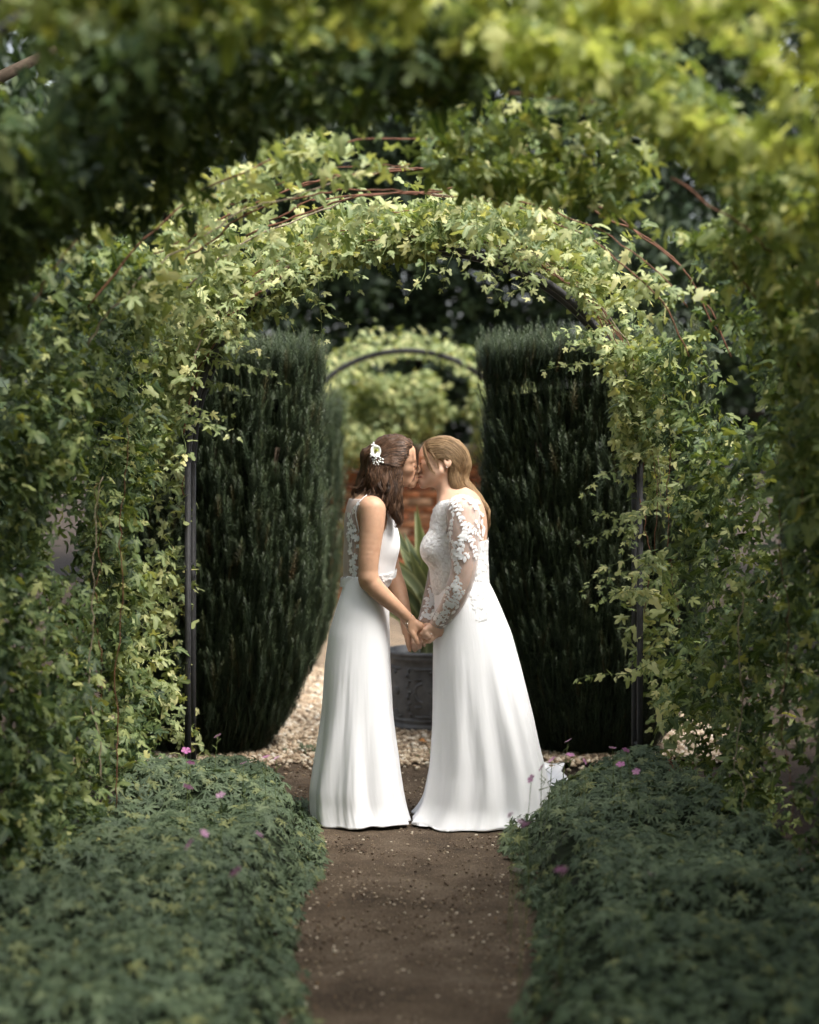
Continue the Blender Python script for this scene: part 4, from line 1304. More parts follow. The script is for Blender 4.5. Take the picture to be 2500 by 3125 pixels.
def lip_mask(V, L, s):
    m = np.zeros(len(V))
    for a, b in (((.1, 0, -.074), (.083, .022, -.080)), ((.098, 0, -.087), (.082, .021, -.083)), ((.1, 0, -.074), (.083, -.022, -.080)), ((.098, 0, -.087), (.082, -.021, -.083))):
        p, q = L(*a), L(*b)
        d = d_cone(V[:, 0], V[:, 1], V[:, 2], p, q, .0085 * s, .005 * s)
        m = np.maximum(m, np.clip(-d / .003 + .2, 0, 1))
    return m

def poly_x(poly, Z, flip=False):
    """x of a drawn edge (list of measured points) at height Z"""
    p = np.array([P1(a, b, CY) for a, b in poly]); o = np.argsort(p[:, 2])
    return np.interp(Z, p[o, 2], p[o, 0])

def strands_mesh(name, strands, mat, parent, rad=.0011, sides=3):
    """strands: list of (points, tone)"""
    mb = MB()
    for pts, tone in strands:
        n = len(pts)
        r = rad * np.clip(np.minimum(np.linspace(0, 5, n) + .4, np.linspace(1.0, .25, n) * 1.2), .2, 1.2)
        mb.tube(pts, r, sides, np.full(n, tone), cap=False)
    return obj(name, mb.mesh(name, True, 'tone'), mat, parent)

def flow(lines, n, dep, jitter, rng, lift=.002, npts=18, tone=(0, 1), wob=0):
    """hair lying on a surface: blend between drawn neighbouring lines, then drop onto the surface"""
    cur = [catmull(np.array(l, float), npts) for l in lines]
    out = []
    for _ in range(n):
        t = rng.random() * (len(cur) - 1); i = int(t); fr = t - i
        c = cur[i] * (1 - fr) + cur[i + 1] * fr
        a, b = sorted(rng.random(2)); a *= .35; b = .65 + .35 * b
        k = np.linspace(a, b, npts) * (npts - 1)
        c = np.stack([np.interp(k, np.arange(npts), c[:, j]) for j in range(2)], -1)
        c = c + rng.normal(0, jitter, 2) + np.cumsum(rng.normal(0, jitter * .12, (npts, 2)), 0) + wob * np.sin(np.linspace(0, rng.uniform(4, 8), npts) + rng.random() * 6)[:, None] * rng.normal(0, 1, 2)
        pts = []
        for q in c:
            p = P1(q[0], q[1], CY)
            y, nn = dep.at(p[0], p[2])
            if y is None:
                if len(pts) > 3: break
                continue
            pts.append(np.array([p[0], y, p[2]]) + nn * (lift * rng.uniform(.3, 1.3)))
        if len(pts) > 5:
            pts = np.array(pts)
            pts[1:-1] = (pts[:-2] + 2 * pts[1:-1] + pts[2:]) / 4
            pts[1:-1] = (pts[:-2] + 2 * pts[1:-1] + pts[2:]) / 4
            out.append((pts, rng.uniform(*tone)))
    return out

def locks(guides, n, rng, tone=(0, 1), npts=26):
    """free hair: guides are lists of (rx, ry, depth, spread)"""
    out = []
    for g, m, curl in guides:
        g = np.array(g, float)
        c = catmull(np.stack([*(np.array([P1(a, b, d) for a, b, d, _ in g]).T)], -1), npts)
        sp = np.interp(np.linspace(0, len(g) - 1, npts), np.arange(len(g)), g[:, 3])
        for _ in range(int(m * n)):
            th, r = rng.random() * 6.28, math.sqrt(rng.random())
            ph = rng.random() * 6.28 * .25
            t = np.linspace(0, 1, npts)
            fr = rng.uniform(2.2, 3.2)
            off = np.stack([np.cos(th + t * 2) * r * sp + curl * t * np.sin(fr * 6.28 * t + ph),
                            np.sin(th + t * 2) * r * sp + curl * t * np.cos(fr * 6.28 * t + ph),
                            rng.normal(0, .004) + 0 * t], -1)
            k = int(npts * rng.uniform(.7, 1))
            out.append(((c + off)[:k], rng.uniform(*tone)))
    return out

def ringlets(starts, ends, ymid, n, rng, per=20, curl=.011, tone=(0, 1)):
    """clumped waves: each clump of strands keeps one phase and one tone"""
    out = []
    S_, E_ = catmull(np.array(starts, float), 60), catmull(np.array(ends, float), 60)
    for _ in range(n):
        i = rng.integers(0, 60); e = int(np.clip(i + rng.normal(0, 4), 0, 59))
        a, b = S_[i], E_[e] + np.array([rng.normal(0, 14), rng.normal(0, 22), 0])
        m = (a + b) / 2 + np.array([rng.normal(0, 12), rng.normal(0, 15), 0])
        m[2] = (a[2] + b[2]) / 2 + rng.uniform(-.02, .0)
        c = catmull(np.array([P1(*a), P1(*m), P1(*b)]), 34)
        t = np.linspace(0, 1, 34)
        fr, ph, cr = rng.uniform(1.3, 2.3), rng.random() * 6.28, curl * rng.uniform(.6, 1.4)
        base_t = rng.uniform(*tone)
        hand_ = rng.choice([-1, 1])
        for _ in range(per):
            th, r = rng.random() * 6.28, .0085 * math.sqrt(rng.random())
            dp = rng.normal(0, .22)
            grow = np.clip(t * 1.6, 0, 1) ** 1.2
            off = np.stack([np.cos(th) * r * (1 - .6 * t) + cr * grow * np.sin(fr * 6.28 * t + ph + dp) - cr * grow[0] * 0,
                            np.sin(th) * r * (1 - .6 * t) + hand_ * cr * .8 * grow * np.cos(fr * 6.28 * t + ph + dp), rng.normal(0, .003) + 0 * t], -1)
            k = int(34 * rng.uniform(.82, 1))
            out.append(((c + off)[:k], float(np.clip(base_t + rng.normal(0, .12), 0, 1))))
    return out

def petal_leaf(L=.03, w=.011, seg=4, th=.0007):
    """small pointed lace leaf lying in XY, stem at the origin, tip at +Y"""
    t = np.linspace(0, 1, seg + 1)
    hw = w * np.sin(np.pi * t ** .8) ** .8; hw[0] = .0006; hw[-1] = .0
    V = []
    for i in range(seg + 1):
        V += [[-hw[i], t[i] * L, 0], [0, t[i] * L, .0007 * math.sin(math.pi * t[i])], [hw[i], t[i] * L, 0]]
    V = np.array(V); n = len(V)
    Q = []
    for i in range(seg):
        a = i * 3
        Q += [[a, a + 1, a + 4, a + 3], [a + 1, a + 2, a + 5, a + 4]]
    return V, np.array(Q)

def flower_shape(r=.014, k=5):
    V = [[0, 0, .001]]; T = []
    for i in range(k):
        a = 2 * math.pi * i / k
        for da, q in ((-.5, .55), (-.28, 1), (.28, 1), (.5, .55)):
            aa = a + da * 2 * math.pi / k * .92
            V.append([math.cos(aa) * r * q, math.sin(aa) * r * q, .0025 * q])
        b = 1 + 4 * i
        T += [[0, b, b + 1], [0, b + 1, b + 2], [0, b + 2, b + 3]]
    return np.array(V), np.array(T)

def on_surface(dep, rx, ry, ang, lift=.003):
    """matrix rows placing a flat shape on the near side of a field at a drawn point; ang: direction of +Y in the picture (deg, 0 right, 90 up)"""
    p = P1(rx, ry, CY)
    y, n = dep.at(p[0], p[2])
    if y is None: return None
    p = P1(rx, ry, y); y2, n2 = dep.at(p[0], p[2])
    if y2 is not None: y, n = y2, n2; p = P1(rx, ry, y)
    if n[1] > -.15: return None
    t = np.array([math.cos(math.radians(ang)), 0, math.sin(math.radians(ang))])
    t = t - (t @ n) * n; t /= np.linalg.norm(t) + 1e-9
    x = np.cross(t, n)
    return p + n * lift, np.stack([x, t, n], 0)

def stick(mb, dep, shape, rx, ry, ang, sc=1, lift=.003, quads=True):
    r = on_surface(dep, rx, ry, ang, lift)
    if r is None: return
    V, F = shape
    P = (V * sc) @ r[1] + r[0]
    if quads: mb.add(P, F)
    else: mb.add(P, None, F)

def skirt(name, rows, depth, cyc, folds, mat, parent, nth=220, nz=90, train=None, ridges=()):
    """rows: (vy, left, right) of the outline on the print; depth: half depth at the same rows"""
    r = np.array(rows, float)
    zt = np.array([PV(0, a, CY)[2] for a in r[:, 0]])
    xl = np.array([PV(a, 0, CY)[0] for a in r[:, 1]]); xr = np.array([PV(a, 0, CY)[0] for a in r[:, 2]])
    t = np.linspace(0, 1, nz)
    o = np.argsort(zt)
    z = zt[0] + (0.004 - zt[0]) * t ** .95
    ze = np.clip(z, zt.min(), None)
    L = np.interp(ze, zt[o], xl[o]); R = np.interp(ze, zt[o], xr[o])
    Dp = np.interp(ze, zt[o], np.array(depth)[o])
    def sm(a):
        for _ in range(6): a[1:-1] = (a[:-2] + 2 * a[1:-1] + a[2:]) / 4
        return a
    L, R, Dp = sm(L), sm(R), sm(Dp)
    th = np.linspace(0, 2 * math.pi, nth, endpoint=False)
    T, TH = np.meshgrid(t, th, indexing='ij')
    fold = np.zeros_like(T)
    for (n, amp, ph, drift, sharp) in folds:
        s = np.cos(n * TH + ph + drift * T + .35 * np.sin(2 * TH + ph))
        s = np.sign(s) * np.abs(s) ** sharp if sharp != 1 else s
        fold += amp * s
    fold += .8 * max(f[1] for f in folds) * (vnoise(np.stack([np.cos(TH) * 3 + 9, np.sin(TH) * 3 + 9, T * 2.5], -1)) - .5) * 2
    g = np.clip((T - .06) / .94, 0, 1) ** 1.15
    # fine drawn creases, mostly running with the fall of the cloth
    cr = vnoise(np.stack([np.cos(TH + .25 * T) * 11 + 20, np.sin(TH + .25 * T) * 11 + 20, T * 2.2 + 3], -1)) - .5
    cr2 = vnoise(np.stack([np.cos(TH - .3 * T) * 24 + 30, np.sin(TH - .3 * T) * 24 + 30, T * 5 + 8], -1)) - .5
    fold += .028 * cr + .007 * cr2
    for (a0, a1, wd, amp, t0) in ridges:      # single pressed folds running down the cloth
        d = np.angle(np.exp(1j * (TH - (a0 + (a1 - a0) * T + .05 * np.sin(5 * T + a0 * 7)))))
        up = np.clip((T - t0) / max(.05, .75 - t0), 0, 1)
        up = up * up * (3 - 2 * up)
        wv = wd * (1 + .35 * np.sin(3 * T + a0))
        fold += 1.15 * amp * up / np.maximum(g, .05) * np.clip(T + .1, 0, 1) * (np.exp(-(d / wv) ** 2) - .75 * np.exp(-((d - 1.7 * wv) / (1.1 * wv)) ** 2))
    rad = 1 + fold * g * (.45 + .55 * np.abs(np.sin(TH)))
    ce = np.cos(TH); se = np.sin(TH)
    sq = 1 / (np.abs(ce) ** 2.3 + np.abs(se) ** 2.3) ** (1 / 2.3)
    X = ((L + R) / 2)[:, None] + ((R - L) / 2)[:, None] * ce * sq * rad
    Y = cyc + Dp[:, None] * se * sq * rad
    Zz = np.repeat(z[:, None], nth, 1)
    # cloth that meets the ground spreads a little and lies in soft waves
    low = np.clip((T - .9) / .1, 0, 1) ** 2
    X += (X - X.mean(1)[:, None]) * .05 * low
    Y += (Y - cyc) * .10 * low
    Zz += .018 * low * (vnoise(np.stack([np.cos(TH) * 4 + 3, np.sin(TH) * 4 + 3, TH * 0 + 4], -1)))
    rows_extra = []
    if train is not None:
        tv, cen, wid, n_ex = train
        for k in range(1, n_ex + 1):
            q = k / n_ex
            wgt = np.exp(-((np.angle(np.exp(1j * (th - cen)))) / wid) ** 2)
            x = X[-1] + tv[0] * wgt * q; y = Y[-1] + tv[1] * wgt * q
            zz = .004 + .03 * wgt * (.5 + .5 * np.sin(th * 23 + q * 3)) * math.sin(math.pi * min(1, q * .8 + .1)) + .02 * wgt * vnoise(np.stack([x * 14, y * 14, 0 * x + 2], -1)) + .004
            rows_extra.append(np.stack([x, y, zz], -1))
    V = np.stack([X, Y, Zz], -1)
    if rows_extra: V = np.concatenate([V, np.array(rows_extra)])
    nr = len(V)
    i = np.arange(nr - 1)[:, None] * nth; j = np.arange(nth)[None, :]; j2 = (j + 1) % nth
    Q = np.stack([i + j, i + nth + j, i + nth + j2, i + j2], -1).reshape(-1, 4)
    me = mesh_np(name, V.reshape(-1, 3), Q)
    ob = obj(name, me, mat, parent)
    sm_ = ob.modifiers.new('thickness', 'SOLIDIFY'); sm_.thickness = .002
    return ob, V
# ------------------------------------------------------------------ person in the satin dress (faces right)
def bride_left():
    c = CY
    root = empty('person', (P1(330, 1500, c)[0], c, 0))
    tag(root, "brown-haired person in a plain white satin halter gown, flower in hair, leaning in to kiss", "person")
    g = Grid((P1(90, 0, c)[0], c - .32, .02), (P1(1110, 0, c)[0], c + .32, P1(0, 110, c)[2]), .0042)
    hB = Body(g)
    hs_ = .95 * c / 8
    L = head(hB, P1(627, 379, c - .025), 1, math.radians(13), hs_, -.02)
    tB = Body(g)
    tB.ell(P1(330, 1730, c), (.085, .115, .12), .05)
    tB.ell(P1(352, 1480, c), (.086, .118, .16), .05)
    tB.ell(P1(372, 1130, c), (.093, .135, .2), .05)
    tB.cone(P1(405, 840, c - .12), P1(430, 840, c + .12), .058, .058, .05)
    tB.ell(P1(360, 900, c), (.07, .11, .12), .05)
    for q in (-1, 1):
        tB.ell(P1(535, 1175, c + q * .058), (.054, .054, .066), .05)
        tB.ell(P1(455, 1340, c + q * .03), (.062, .075, .10), .05)
        tB.ell(P1(520, 1080, c + q * .055), (.045, .055, .09), .05)
    nB = Body(g)
    nB.cone(P1(440, 790, c), P1(590, 520, c - .02), .054, .048, .04)
    armN, armF = Body(g), Body(g)
    armN.chain([P1(425, 850, c - .165), P1(420, 1000, c - .178), P1(388, 1300, c - .188), P1(380, 1480, c - .188)], [.055, .05, .0435, .039], .02)
    armN.chain([P1(385, 1490, c - .188), P1(452, 1590, c - .18), P1(570, 1700, c - .155), P1(770, 1880, c - .10)], [.039, .0385, .033, .0225], .015)
    armN.ell(P1(345, 1548, c - .186), (.016, .02, .018), .02)
    armF.chain([P1(500, 850, c + .165), P1(540, 1150, c + .185), P1(598, 1440, c + .185)], [.056, .047, .041], .02)
    armF.chain([P1(598, 1440, c + .185), P1(665, 1610, c + .15), P1(742, 1860, c + .07)], [.042, .038, .024], .015)
    y0 = c - .10
    # near hand, thumb hanging free, fingers closed in the other's hand
    K = .006
    def hand(B, segs, k=.004):
        for pts, r in segs: B.chain([PH(*p) for p in pts], r, k)
    hand(armN, [([(430, 560, y0), (560, 660, y0), (800, 790, y0)], [.022, .020, .018]),
                ([(470, 690, y0 + .01), (560, 800, y0 + .01), (770, 960, y0 + .015)], [.02, .019, .016]),
                ([(520, 760, y0 - .008), (650, 900, y0 - .006)], [.017, .016])], .012)
    hand(armN, [([(530, 850, y0 - .01), (625, 1010, y0 - .018), (690, 1130, y0 - .02), (735, 1235, y0 - .018)], [.0145, .0125, .0115, .0088]),
                ([(820, 790, y0), (1040, 930, y0 + .02), (1010, 1100, y0 + .012), (880, 1125, y0 + .006)], [.0115, .0105, .0095, .0085]),
                ([(810, 850, y0 + .012), (1050, 1000, y0 + .036), (1010, 1150, y0 + .03), (900, 1170, y0 + .022)], [.0115, .0105, .0095, .0085]),
                ([(800, 910, y0 + .024), (1030, 1060, y0 + .05), (1000, 1190, y0 + .045), (900, 1200, y0 + .04)], [.011, .010, .009, .008])])
    y1 = c + .06
    hand(armF, [([(400, 560, y1 + .01), (410, 720, y1), (440, 930, y1 - .005)], [.022, .021, .02]),
                ([(480, 700, y1 + .01), (540, 930, y1)], [.02, .019])], .012)
    hand(armF, [([(430, 950, y1 - .01), (465, 1180, y1 - .02), (490, 1290, y1 - .02), (520, 1420, y1 - .018)], [.0125, .0105, .0098, .008]),
                ([(510, 960, y1 + .01), (590, 1180, y1 + .01), (700, 1220, y1 + .01)], [.012, .0105, .009]),
                ([(560, 950, y1 + .02), (680, 1130, y1 + .03), (780, 1160, y1 + .03)], [.012, .0105, .009])])
    D = smin(tB.D, nB.D, .04)
    D = smin(D, hB.D, .02)
    D = smin(D, armN.D, .022); D = smin(D, armF.D, .022)
    # legs and feet under the gown
    lg = Body(g)
    for q in (-1, 1):
        lg.chain([P1(335, 1800, c + q * .05), np.array([P1(350, 0, c)[0], c + q * .085, .48]), np.array([P1(345, 0, c)[0], c + q * .08, .1])], [.055, .05, .036], .03)
        lg.cone(np.array([P1(320, 0, c)[0], c + q * .08, .055]), np.array([P1(560, 0, c)[0], c + q * .09, .045]), .032, .025, .02)
    D = smin(D, lg.D, .02)
    V, Q = surface(g, D); V = relax(V, Q, 1, .35)
    me = mesh_np('body', V, Q)
    lip = lip_mask(V, L, hs_)
    fattr(me, 'lip', lip)
    obj('body', me, M_SKIN_A, root)

    # bodice: front panel with a halter strap, bare under the arm, sheer back
    X, Y, Z = g.ax[0][:, None, None], g.ax[1][None, :, None], g.ax[2][None, None, :]
    T = smin(tB.D, nB.D, .04)
    edge = poly_x([(462, 1520), (478, 1300), (498, 1120), (545, 1010), (565, 930), (548, 820), (520, 740), (500, 700)], Z)
    zt = P1(0, 770, c)[2]; zb = P1(0, 1505, c)[2]
    vneck = (np.abs(Y - c) < .075 * np.clip((Z - P1(0, 1080, c)[2]) / .14, 0, 1)) * 1.0
    reg = np.maximum(np.maximum(edge - X, Z - zt), zb - .03 - Z)
    reg = np.maximum(reg, np.where(vneck > 0, .02, -1.))
    bod = np.maximum(T - .0075, reg)
    V, Q = surface(g, bod.astype(np.float32)); V = relax(V, Q, 2, .5)
    dress = empty('gown', (root.location[0], c, 0)); dress.parent = root; dress.location = (0, 0, 0)
    obj('bodice', mesh_np('bodice', V, Q), M_SATIN_A, dress)
    # back tulle
    edge_b = poly_x([(330, 1520), (318, 1400), (312, 1250), (318, 1100), (292, 1000), (285, 880), (330, 780), (400, 720)], Z)
    reg = np.maximum(np.maximum(X - edge_b, Z - P1(0, 740, c)[2]), zb - .02 - Z)
    tul = np.maximum(T - .005, reg)
    V, Q = surface(g, tul.astype(np.float32)); V = relax(V, Q, 2, .5)
    obj('back_panel', mesh_np('back_panel', V, Q), M_TULLE, dress)
    dep = Depth(g, (T - .006).astype(np.float32))
    rng = np.random.default_rng(5)
    fl = flower_shape(.0155, 5); pl = petal_leaf(.022, .008)
    mb = MB()
    for (x, y, s) in ((207, 905, 1), (228, 960, 1.1), (200, 985, .8), (222, 1045, 1.25), (262, 1040, .7), (198, 1085, 1.0), (240, 1100, .8), (275, 1115, 1.1), (222, 1180, .9),
                      (288, 1190, .6), (215, 1240, 1.0), (262, 1290, 1.0), (240, 1345, 1.3), (262, 1395, .9), (225, 1415, .8), (255, 1445, 1.0), (205, 1130, .7), (250, 1000, .6), (245, 870, .7), (262, 830, .7), (290, 790, .7)):
        stick(mb, dep, fl, x, y, rng.uniform(0, 360), s * 1.0, .002, False)
        for _ in range(2):
            stick(mb, dep, pl, x + rng.uniform(-14, 14), y + rng.uniform(-14, 14), rng.uniform(0, 360), s * .7, .0015)
    stem = []
    for x, y in ((285, 800), (235, 880), (215, 1000), (232, 1120), (218, 1200), (240, 1290), (245, 1380), (252, 1470)):
        r = on_surface(dep, x, y, 90, .002)
        if r is not None: stem.append(r[0])
    mb.tube(catmull(stem, 30), .0012, 4)
    obj('back_lace', mb.mesh('back_lace', False), M_LACE, dress)
    # strap edge over the shoulder blade and belt of beaded lace
    mb = MB()
    st = []
    for x, y in ((300, 1060), (285, 980), (270, 900), (275, 830), (310, 770), (370, 715)):
        r = on_surface(dep, x, y, 90, .003)
        if r is not None: st.append(r[0])
    if len(st) > 3: mb.tube(catmull(st, 24), .0022, 5)
    obj('binding', mb.mesh('binding'), M_SATIN_A, dress)
    mb = MB()
    zc = P1(0, 1487, c)[2]
    for k in range(150):
        a = 2 * math.pi * k / 150
        tilt = -.024 * math.cos(a) * -1
        for jj in range(3):
            z = zc + (jj - 1) * .011 + tilt * .8
            i = np.argmin(np.abs(g.ax[2] - z))
            # walk outwards from the waist's middle
            cx0 = P1(352, 0, c)[0]
            rr = np.linspace(.05, .17, 80)
            xs = np.clip(((cx0 + rr * math.cos(a)) - g.lo[0]) / g.h, 0, g.n[0] - 1).astype(int); ys = np.clip(((c + rr * math.sin(a)) - g.lo[1]) / g.h, 0, g.n[1] - 1).astype(int)
            out = np.argmax(T[xs, ys, i] > .009)
            r = rr[out]
            p = np.array([cx0 + r * math.cos(a), c + r * math.sin(a), z + rng.normal(0, .002)])
            nrm = np.array([math.cos(a), math.sin(a), 0]); tx = np.array([-math.sin(a), math.cos(a), 0])
            Vv, Tt = flower_shape(.0075 * rng.uniform(.6, 1.2), 5)
            Rr = np.stack([tx, [0, 0, 1.], nrm], 0)
            mb.add(Vv @ Rr + p + nrm * rng.uniform(0, .003), None, Tt)
    obj('belt', mb.mesh('belt', False), M_LACE, dress)
    # skirt
    rows = [(1210, 726, 816), (1240, 721, 818), (1280, 708, 820), (1330, 693, 821), (1400, 684, 823), (1500, 678, 828), (1560, 671, 834), (1620, 663, 841), (1660, 658, 847), (1700, 660, 855), (1745, 672, 862)]
    dep_ = [.132, .15, .168, .175, .18, .185, .19, .195, .198, .2, .2]
    sk, _ = skirt('skirt', rows, dep_, c, [(5, .025, 2.1, .5, 1), (3, .03, 1.0, .2, 1)], M_SATIN_A, dress, nth=420, nz=130,
                   ridges=[(-1.95, -2.45, .20, .075, .2), (-1.5, -1.7, .16, .045, .35), (-1.0, -1.0, .22, .04, .3), (-.62, -.55, .11, .085, .4), (-.2, -.12, .10, .09, .5), (-2.75, -2.9, .18, .09, .2),
                           (.5, .5, .2, .1, .2), (1.3, 1.3, .2, .1, .2), (2.2, 2.2, .2, .1, .2)])
    # hair: cap, falling mass, then strands
    hD = Body(g)
    hh = Body(g)
    hp = lambda *a: L(*a)
    f = np.array([1., 0, 0])
    Rm = np.stack([L(1, 0, 0) - L(0, 0, 0), L(0, 1, 0) - L(0, 0, 0), L(0, 0, 1) - L(0, 0, 0)], 1) / hs_
    hD.ell(L(-.012, 0, .014), [v * hs_ for v in (.106, .084, .099)], .01, Rm)
    hD.ell(L(.02, 0, .03), [v * hs_ for v in (.078, .074, .072)], .02, Rm)
    # hairline: keep what lies behind and above the face
    A = (X - L(0, 0, 0)[0]) / hs_; U = (Z - L(0, 0, 0)[2]) / hs_
    line = np.interp(U, [-.2, -.06, -.03, .0, .03, .06, .09, .2], [.012, .018, .03, .047, .066, .078, .085, .09])
    hD.D = np.maximum(hD.D, (A - line) * hs_ * .8).astype(np.float32)
    yn = c - .025
    hD.ell(P1(395, 335, yn - .01), (.036, .05, .036), .02)
    hD.ell(P1(365, 330, yn + .01), (.022, .035, .028), .012)
    for pts, r in (([(500, 420, yn - .045), (470, 560, yn - .06), (500, 690, yn - .07), (560, 800, yn - .085)], [.052, .05, .04, .026]),
                   ([(600, 430, yn - .05), (620, 580, yn - .065), (630, 740, yn - .085), (640, 880, yn - .10), (655, 960, yn - .105)], [.042, .04, .034, .022, .01]),
                   ([(430, 420, yn), (380, 540, yn), (340, 640, yn - .01), (290, 690, yn - .01)], [.05, .045, .034, .016]),
                   ([(450, 450, yn + .04), (430, 600, yn + .06), (440, 720, yn + .07)], [.05, .045, .03]),
                   ([(560, 430, yn + .05), (560, 620, yn + .07), (560, 780, yn + .09)], [.04, .035, .02])):
        hD.chain([P1(*p) for p in pts], r, .03)
    # lumps so that the mass reads as locks
    PX = np.stack(np.broadcast_arrays(X, Y, Z), -1)
    nz = vnoise(PX * np.array([95., 60., 22.]) + 20)
    hD.D = (hD.D + .011 * (nz - .5)).astype(np.float32)
    V, Q = surface(g, hD.D); V = relax(V, Q, 1, .4)
    me = mesh_np('hair', V, Q)
    fattr(me, 'tone', .1 + .35 * vnoise(V * np.array([160., 160., 60.])))
    hair = obj('hair', me, M_HAIR_A, root)
    dh = Depth(g, hD.D)
    S = []
    S += flow([[(800, 235), (700, 175), (560, 195), (470, 290)], [(815, 275), (730, 240), (600, 250), (480, 320)], [(800, 320), (720, 320), (610, 320), (490, 360)],
               [(775, 380), (700, 395), (610, 385), (500, 395)], [(745, 430), (680, 440), (600, 425), (510, 410)]], 330, dh, 5, rng, .003, tone=(.05, 1))
    S += flow([[(640, 165), (520, 190), (420, 260), (350, 320)], [(560, 200), (450, 260), (390, 320), (345, 370)], [(470, 300), (400, 320), (350, 360), (340, 420)]], 120, dh, 5, rng, .003, tone=(.05, .9))
    S += flow([[(430, 390), (400, 500), (360, 590), (260, 680)], [(480, 420), (460, 560), (450, 660), (420, 740)], [(540, 430), (530, 580), (550, 700), (580, 800)],
               [(600, 440), (600, 600), (620, 760), (640, 900)], [(690, 450), (670, 580), (680, 720), (680, 900)]], 620, dh, 8, rng, .007, npts=26, tone=(0, 1), wob=11)
    G = [([(640, 640, yn - .11, .02), (610, 760, yn - .12, .02), (650, 880, yn - .12, .018), (690, 950, yn - .12, .01), (660, 1010, yn - .12, .006), (620, 980, yn - .12, .004)], 40, .006),
         ([(560, 700, yn - .12, .02), (590, 830, yn - .12, .016), (640, 930, yn - .12, .012), (650, 1000, yn - .12, .006), (640, 1040, yn - .12, .003)], 26, .005),
         ([(690, 620, yn - .09, .015), (660, 740, yn - .1, .018), (690, 840, yn - .11, .014), (690, 950, yn - .11, .008), (660, 1000, yn - .11, .004)], 30, .006),
         ([(400, 560, yn - .05, .02), (330, 650, yn - .05, .014), (250, 660, yn - .04, .008), (240, 720, yn - .04, .006), (290, 760, yn - .05, .005)], 24, .004),
         ([(360, 440, yn - .03, .016), (310, 500, yn - .03, .01), (240, 490, yn - .03, .003), (190, 480, yn - .03, .002)], 12, .002),
         ([(380, 600, yn - .05, .02), (300, 640, yn - .06, .01), (230, 640, yn - .05, .004), (200, 620, yn - .05, .002)], 12, .002),
         ([(430, 660, yn - .1, .014), (380, 740, yn - .12, .008), (340, 760, yn - .12, .004), (300, 800, yn - .12, .002), (220, 845, yn - .09, .001)], 10, .002),
         ([(480, 680, yn - .11, .014), (420, 720, yn - .13, .006), (350, 770, yn - .13, .003), (330, 830, yn - .13, .001)], 8, .002),
         ([(540, 690, yn - .13, .01), (520, 790, yn - .15, .008), (570, 880, yn - .14, .006), (620, 960, yn - .13, .003)], 12, .003),
         ([(835, 250, yn - .055, .004), (850, 380, yn - .06, .004), (835, 480, yn - .065, .003), (800, 580, yn - .06, .002), (740, 650, yn - .06, .001)], 7, .001),
         ([(825, 260, yn - .055, .004), (840, 400, yn - .06, .004), (850, 470, yn - .06, .003), (830, 560, yn - .06, .001)], 7, .001)]
    S2 = locks(G, 1.0, rng, (.05, 1))
    S2 += ringlets([(395, 420, yn - .03), (450, 430, yn - .065), (540, 440, yn - .085), (620, 450, yn - .085), (690, 460, yn - .075)],
                   [(250, 700, yn - .04), (400, 760, yn - .10), (560, 830, yn - .135), (630, 940, yn - .135), (680, 985, yn - .125)], 0, 46, rng, 20, .010, (.0, 1))
    S2 += ringlets([(380, 400, yn - .0), (395, 420, yn + .03), (420, 440, yn + .05)], [(240, 700, yn), (300, 740, yn + .03), (380, 760, yn + .06)], 0, 14, rng, 16, .010, (.0, .8))
    strands_mesh('hair_strands', S, M_HAIR_A, hair, .0013)
    strands_mesh('loose_locks', S2, M_HAIR_A, hair, .0012)
    # brow and closed lashes on the near side
    mb = MB()
    q = catmull([L(.089, -.03, .006), L(.082, -.04, .012), L(.068, -.052, .007)], 10); mb.tube(q, np.linspace(.0028, .001, 10), 5)
    obj('eyebrow', mb.mesh('eyebrow'), M_BROW, root)
    mb = MB(); mb.tube(catmull([L(.091, -.024, -.02), L(.089, -.036, -.024), L(.078, -.047, -.02)], 8), .0013, 4)
    obj('eyelashes', mb.mesh('eyelashes'), M_DARK, root)
    # bracelet with a small pendant
    mb = MB(); ax_ = PH(560, 660, y0) - PH(430, 560, y0); ax_ /= np.linalg.norm(ax_)
    e1 = np.cross(ax_, [0, 1., 0]); e1 /= np.linalg.norm(e1); e2 = np.cross(ax_, e1)
    cc = PH(495, 600, y0)
    a = np.linspace(0, 2 * math.pi, 30)
    mb.tube(cc + .0272 * (np.cos(a)[:, None] * e1 + np.sin(a)[:, None] * e2), .0014, 5, cap=False)
    mb.tube([PH(470, 690, y0 - .026), PH(470, 770, y0 - .026), PH(460, 830, y0 - .024)], [.0013, .001, .0018], 5)
    obj('bracelet', mb.mesh('bracelet'), M_METAL, root)
    mb = MB()
    mb.add(*[(lambda V, T: (V * 1.0 @ np.eye(3) + PH(522, 1435, y1 - .026), None, T))(*flower_shape(.005, 4))][0])
    obj('fingernail', mb.mesh('fingernail', False), M_NAIL, root)
    # flower clip in the hair
    clip = empty('hair_flower', (0, 0, 0)); clip.parent = root
    fp = P1(450, 300, c); fy, fn = dh.at(fp[0], fp[2])
    base = P1(450, 300, fy) + np.array([0, -.014, 0]); clip.location = Vector(base) - Vector(root.location)
    fz = np.array([.15, -.95, .1]); fz /= np.linalg.norm(fz); fx = np.cross([0, 0, 1.], fz); fx /= np.linalg.norm(fx); fyv = np.cross(fz, fx)
    F3 = np.stack([fx, fyv, fz], 0)
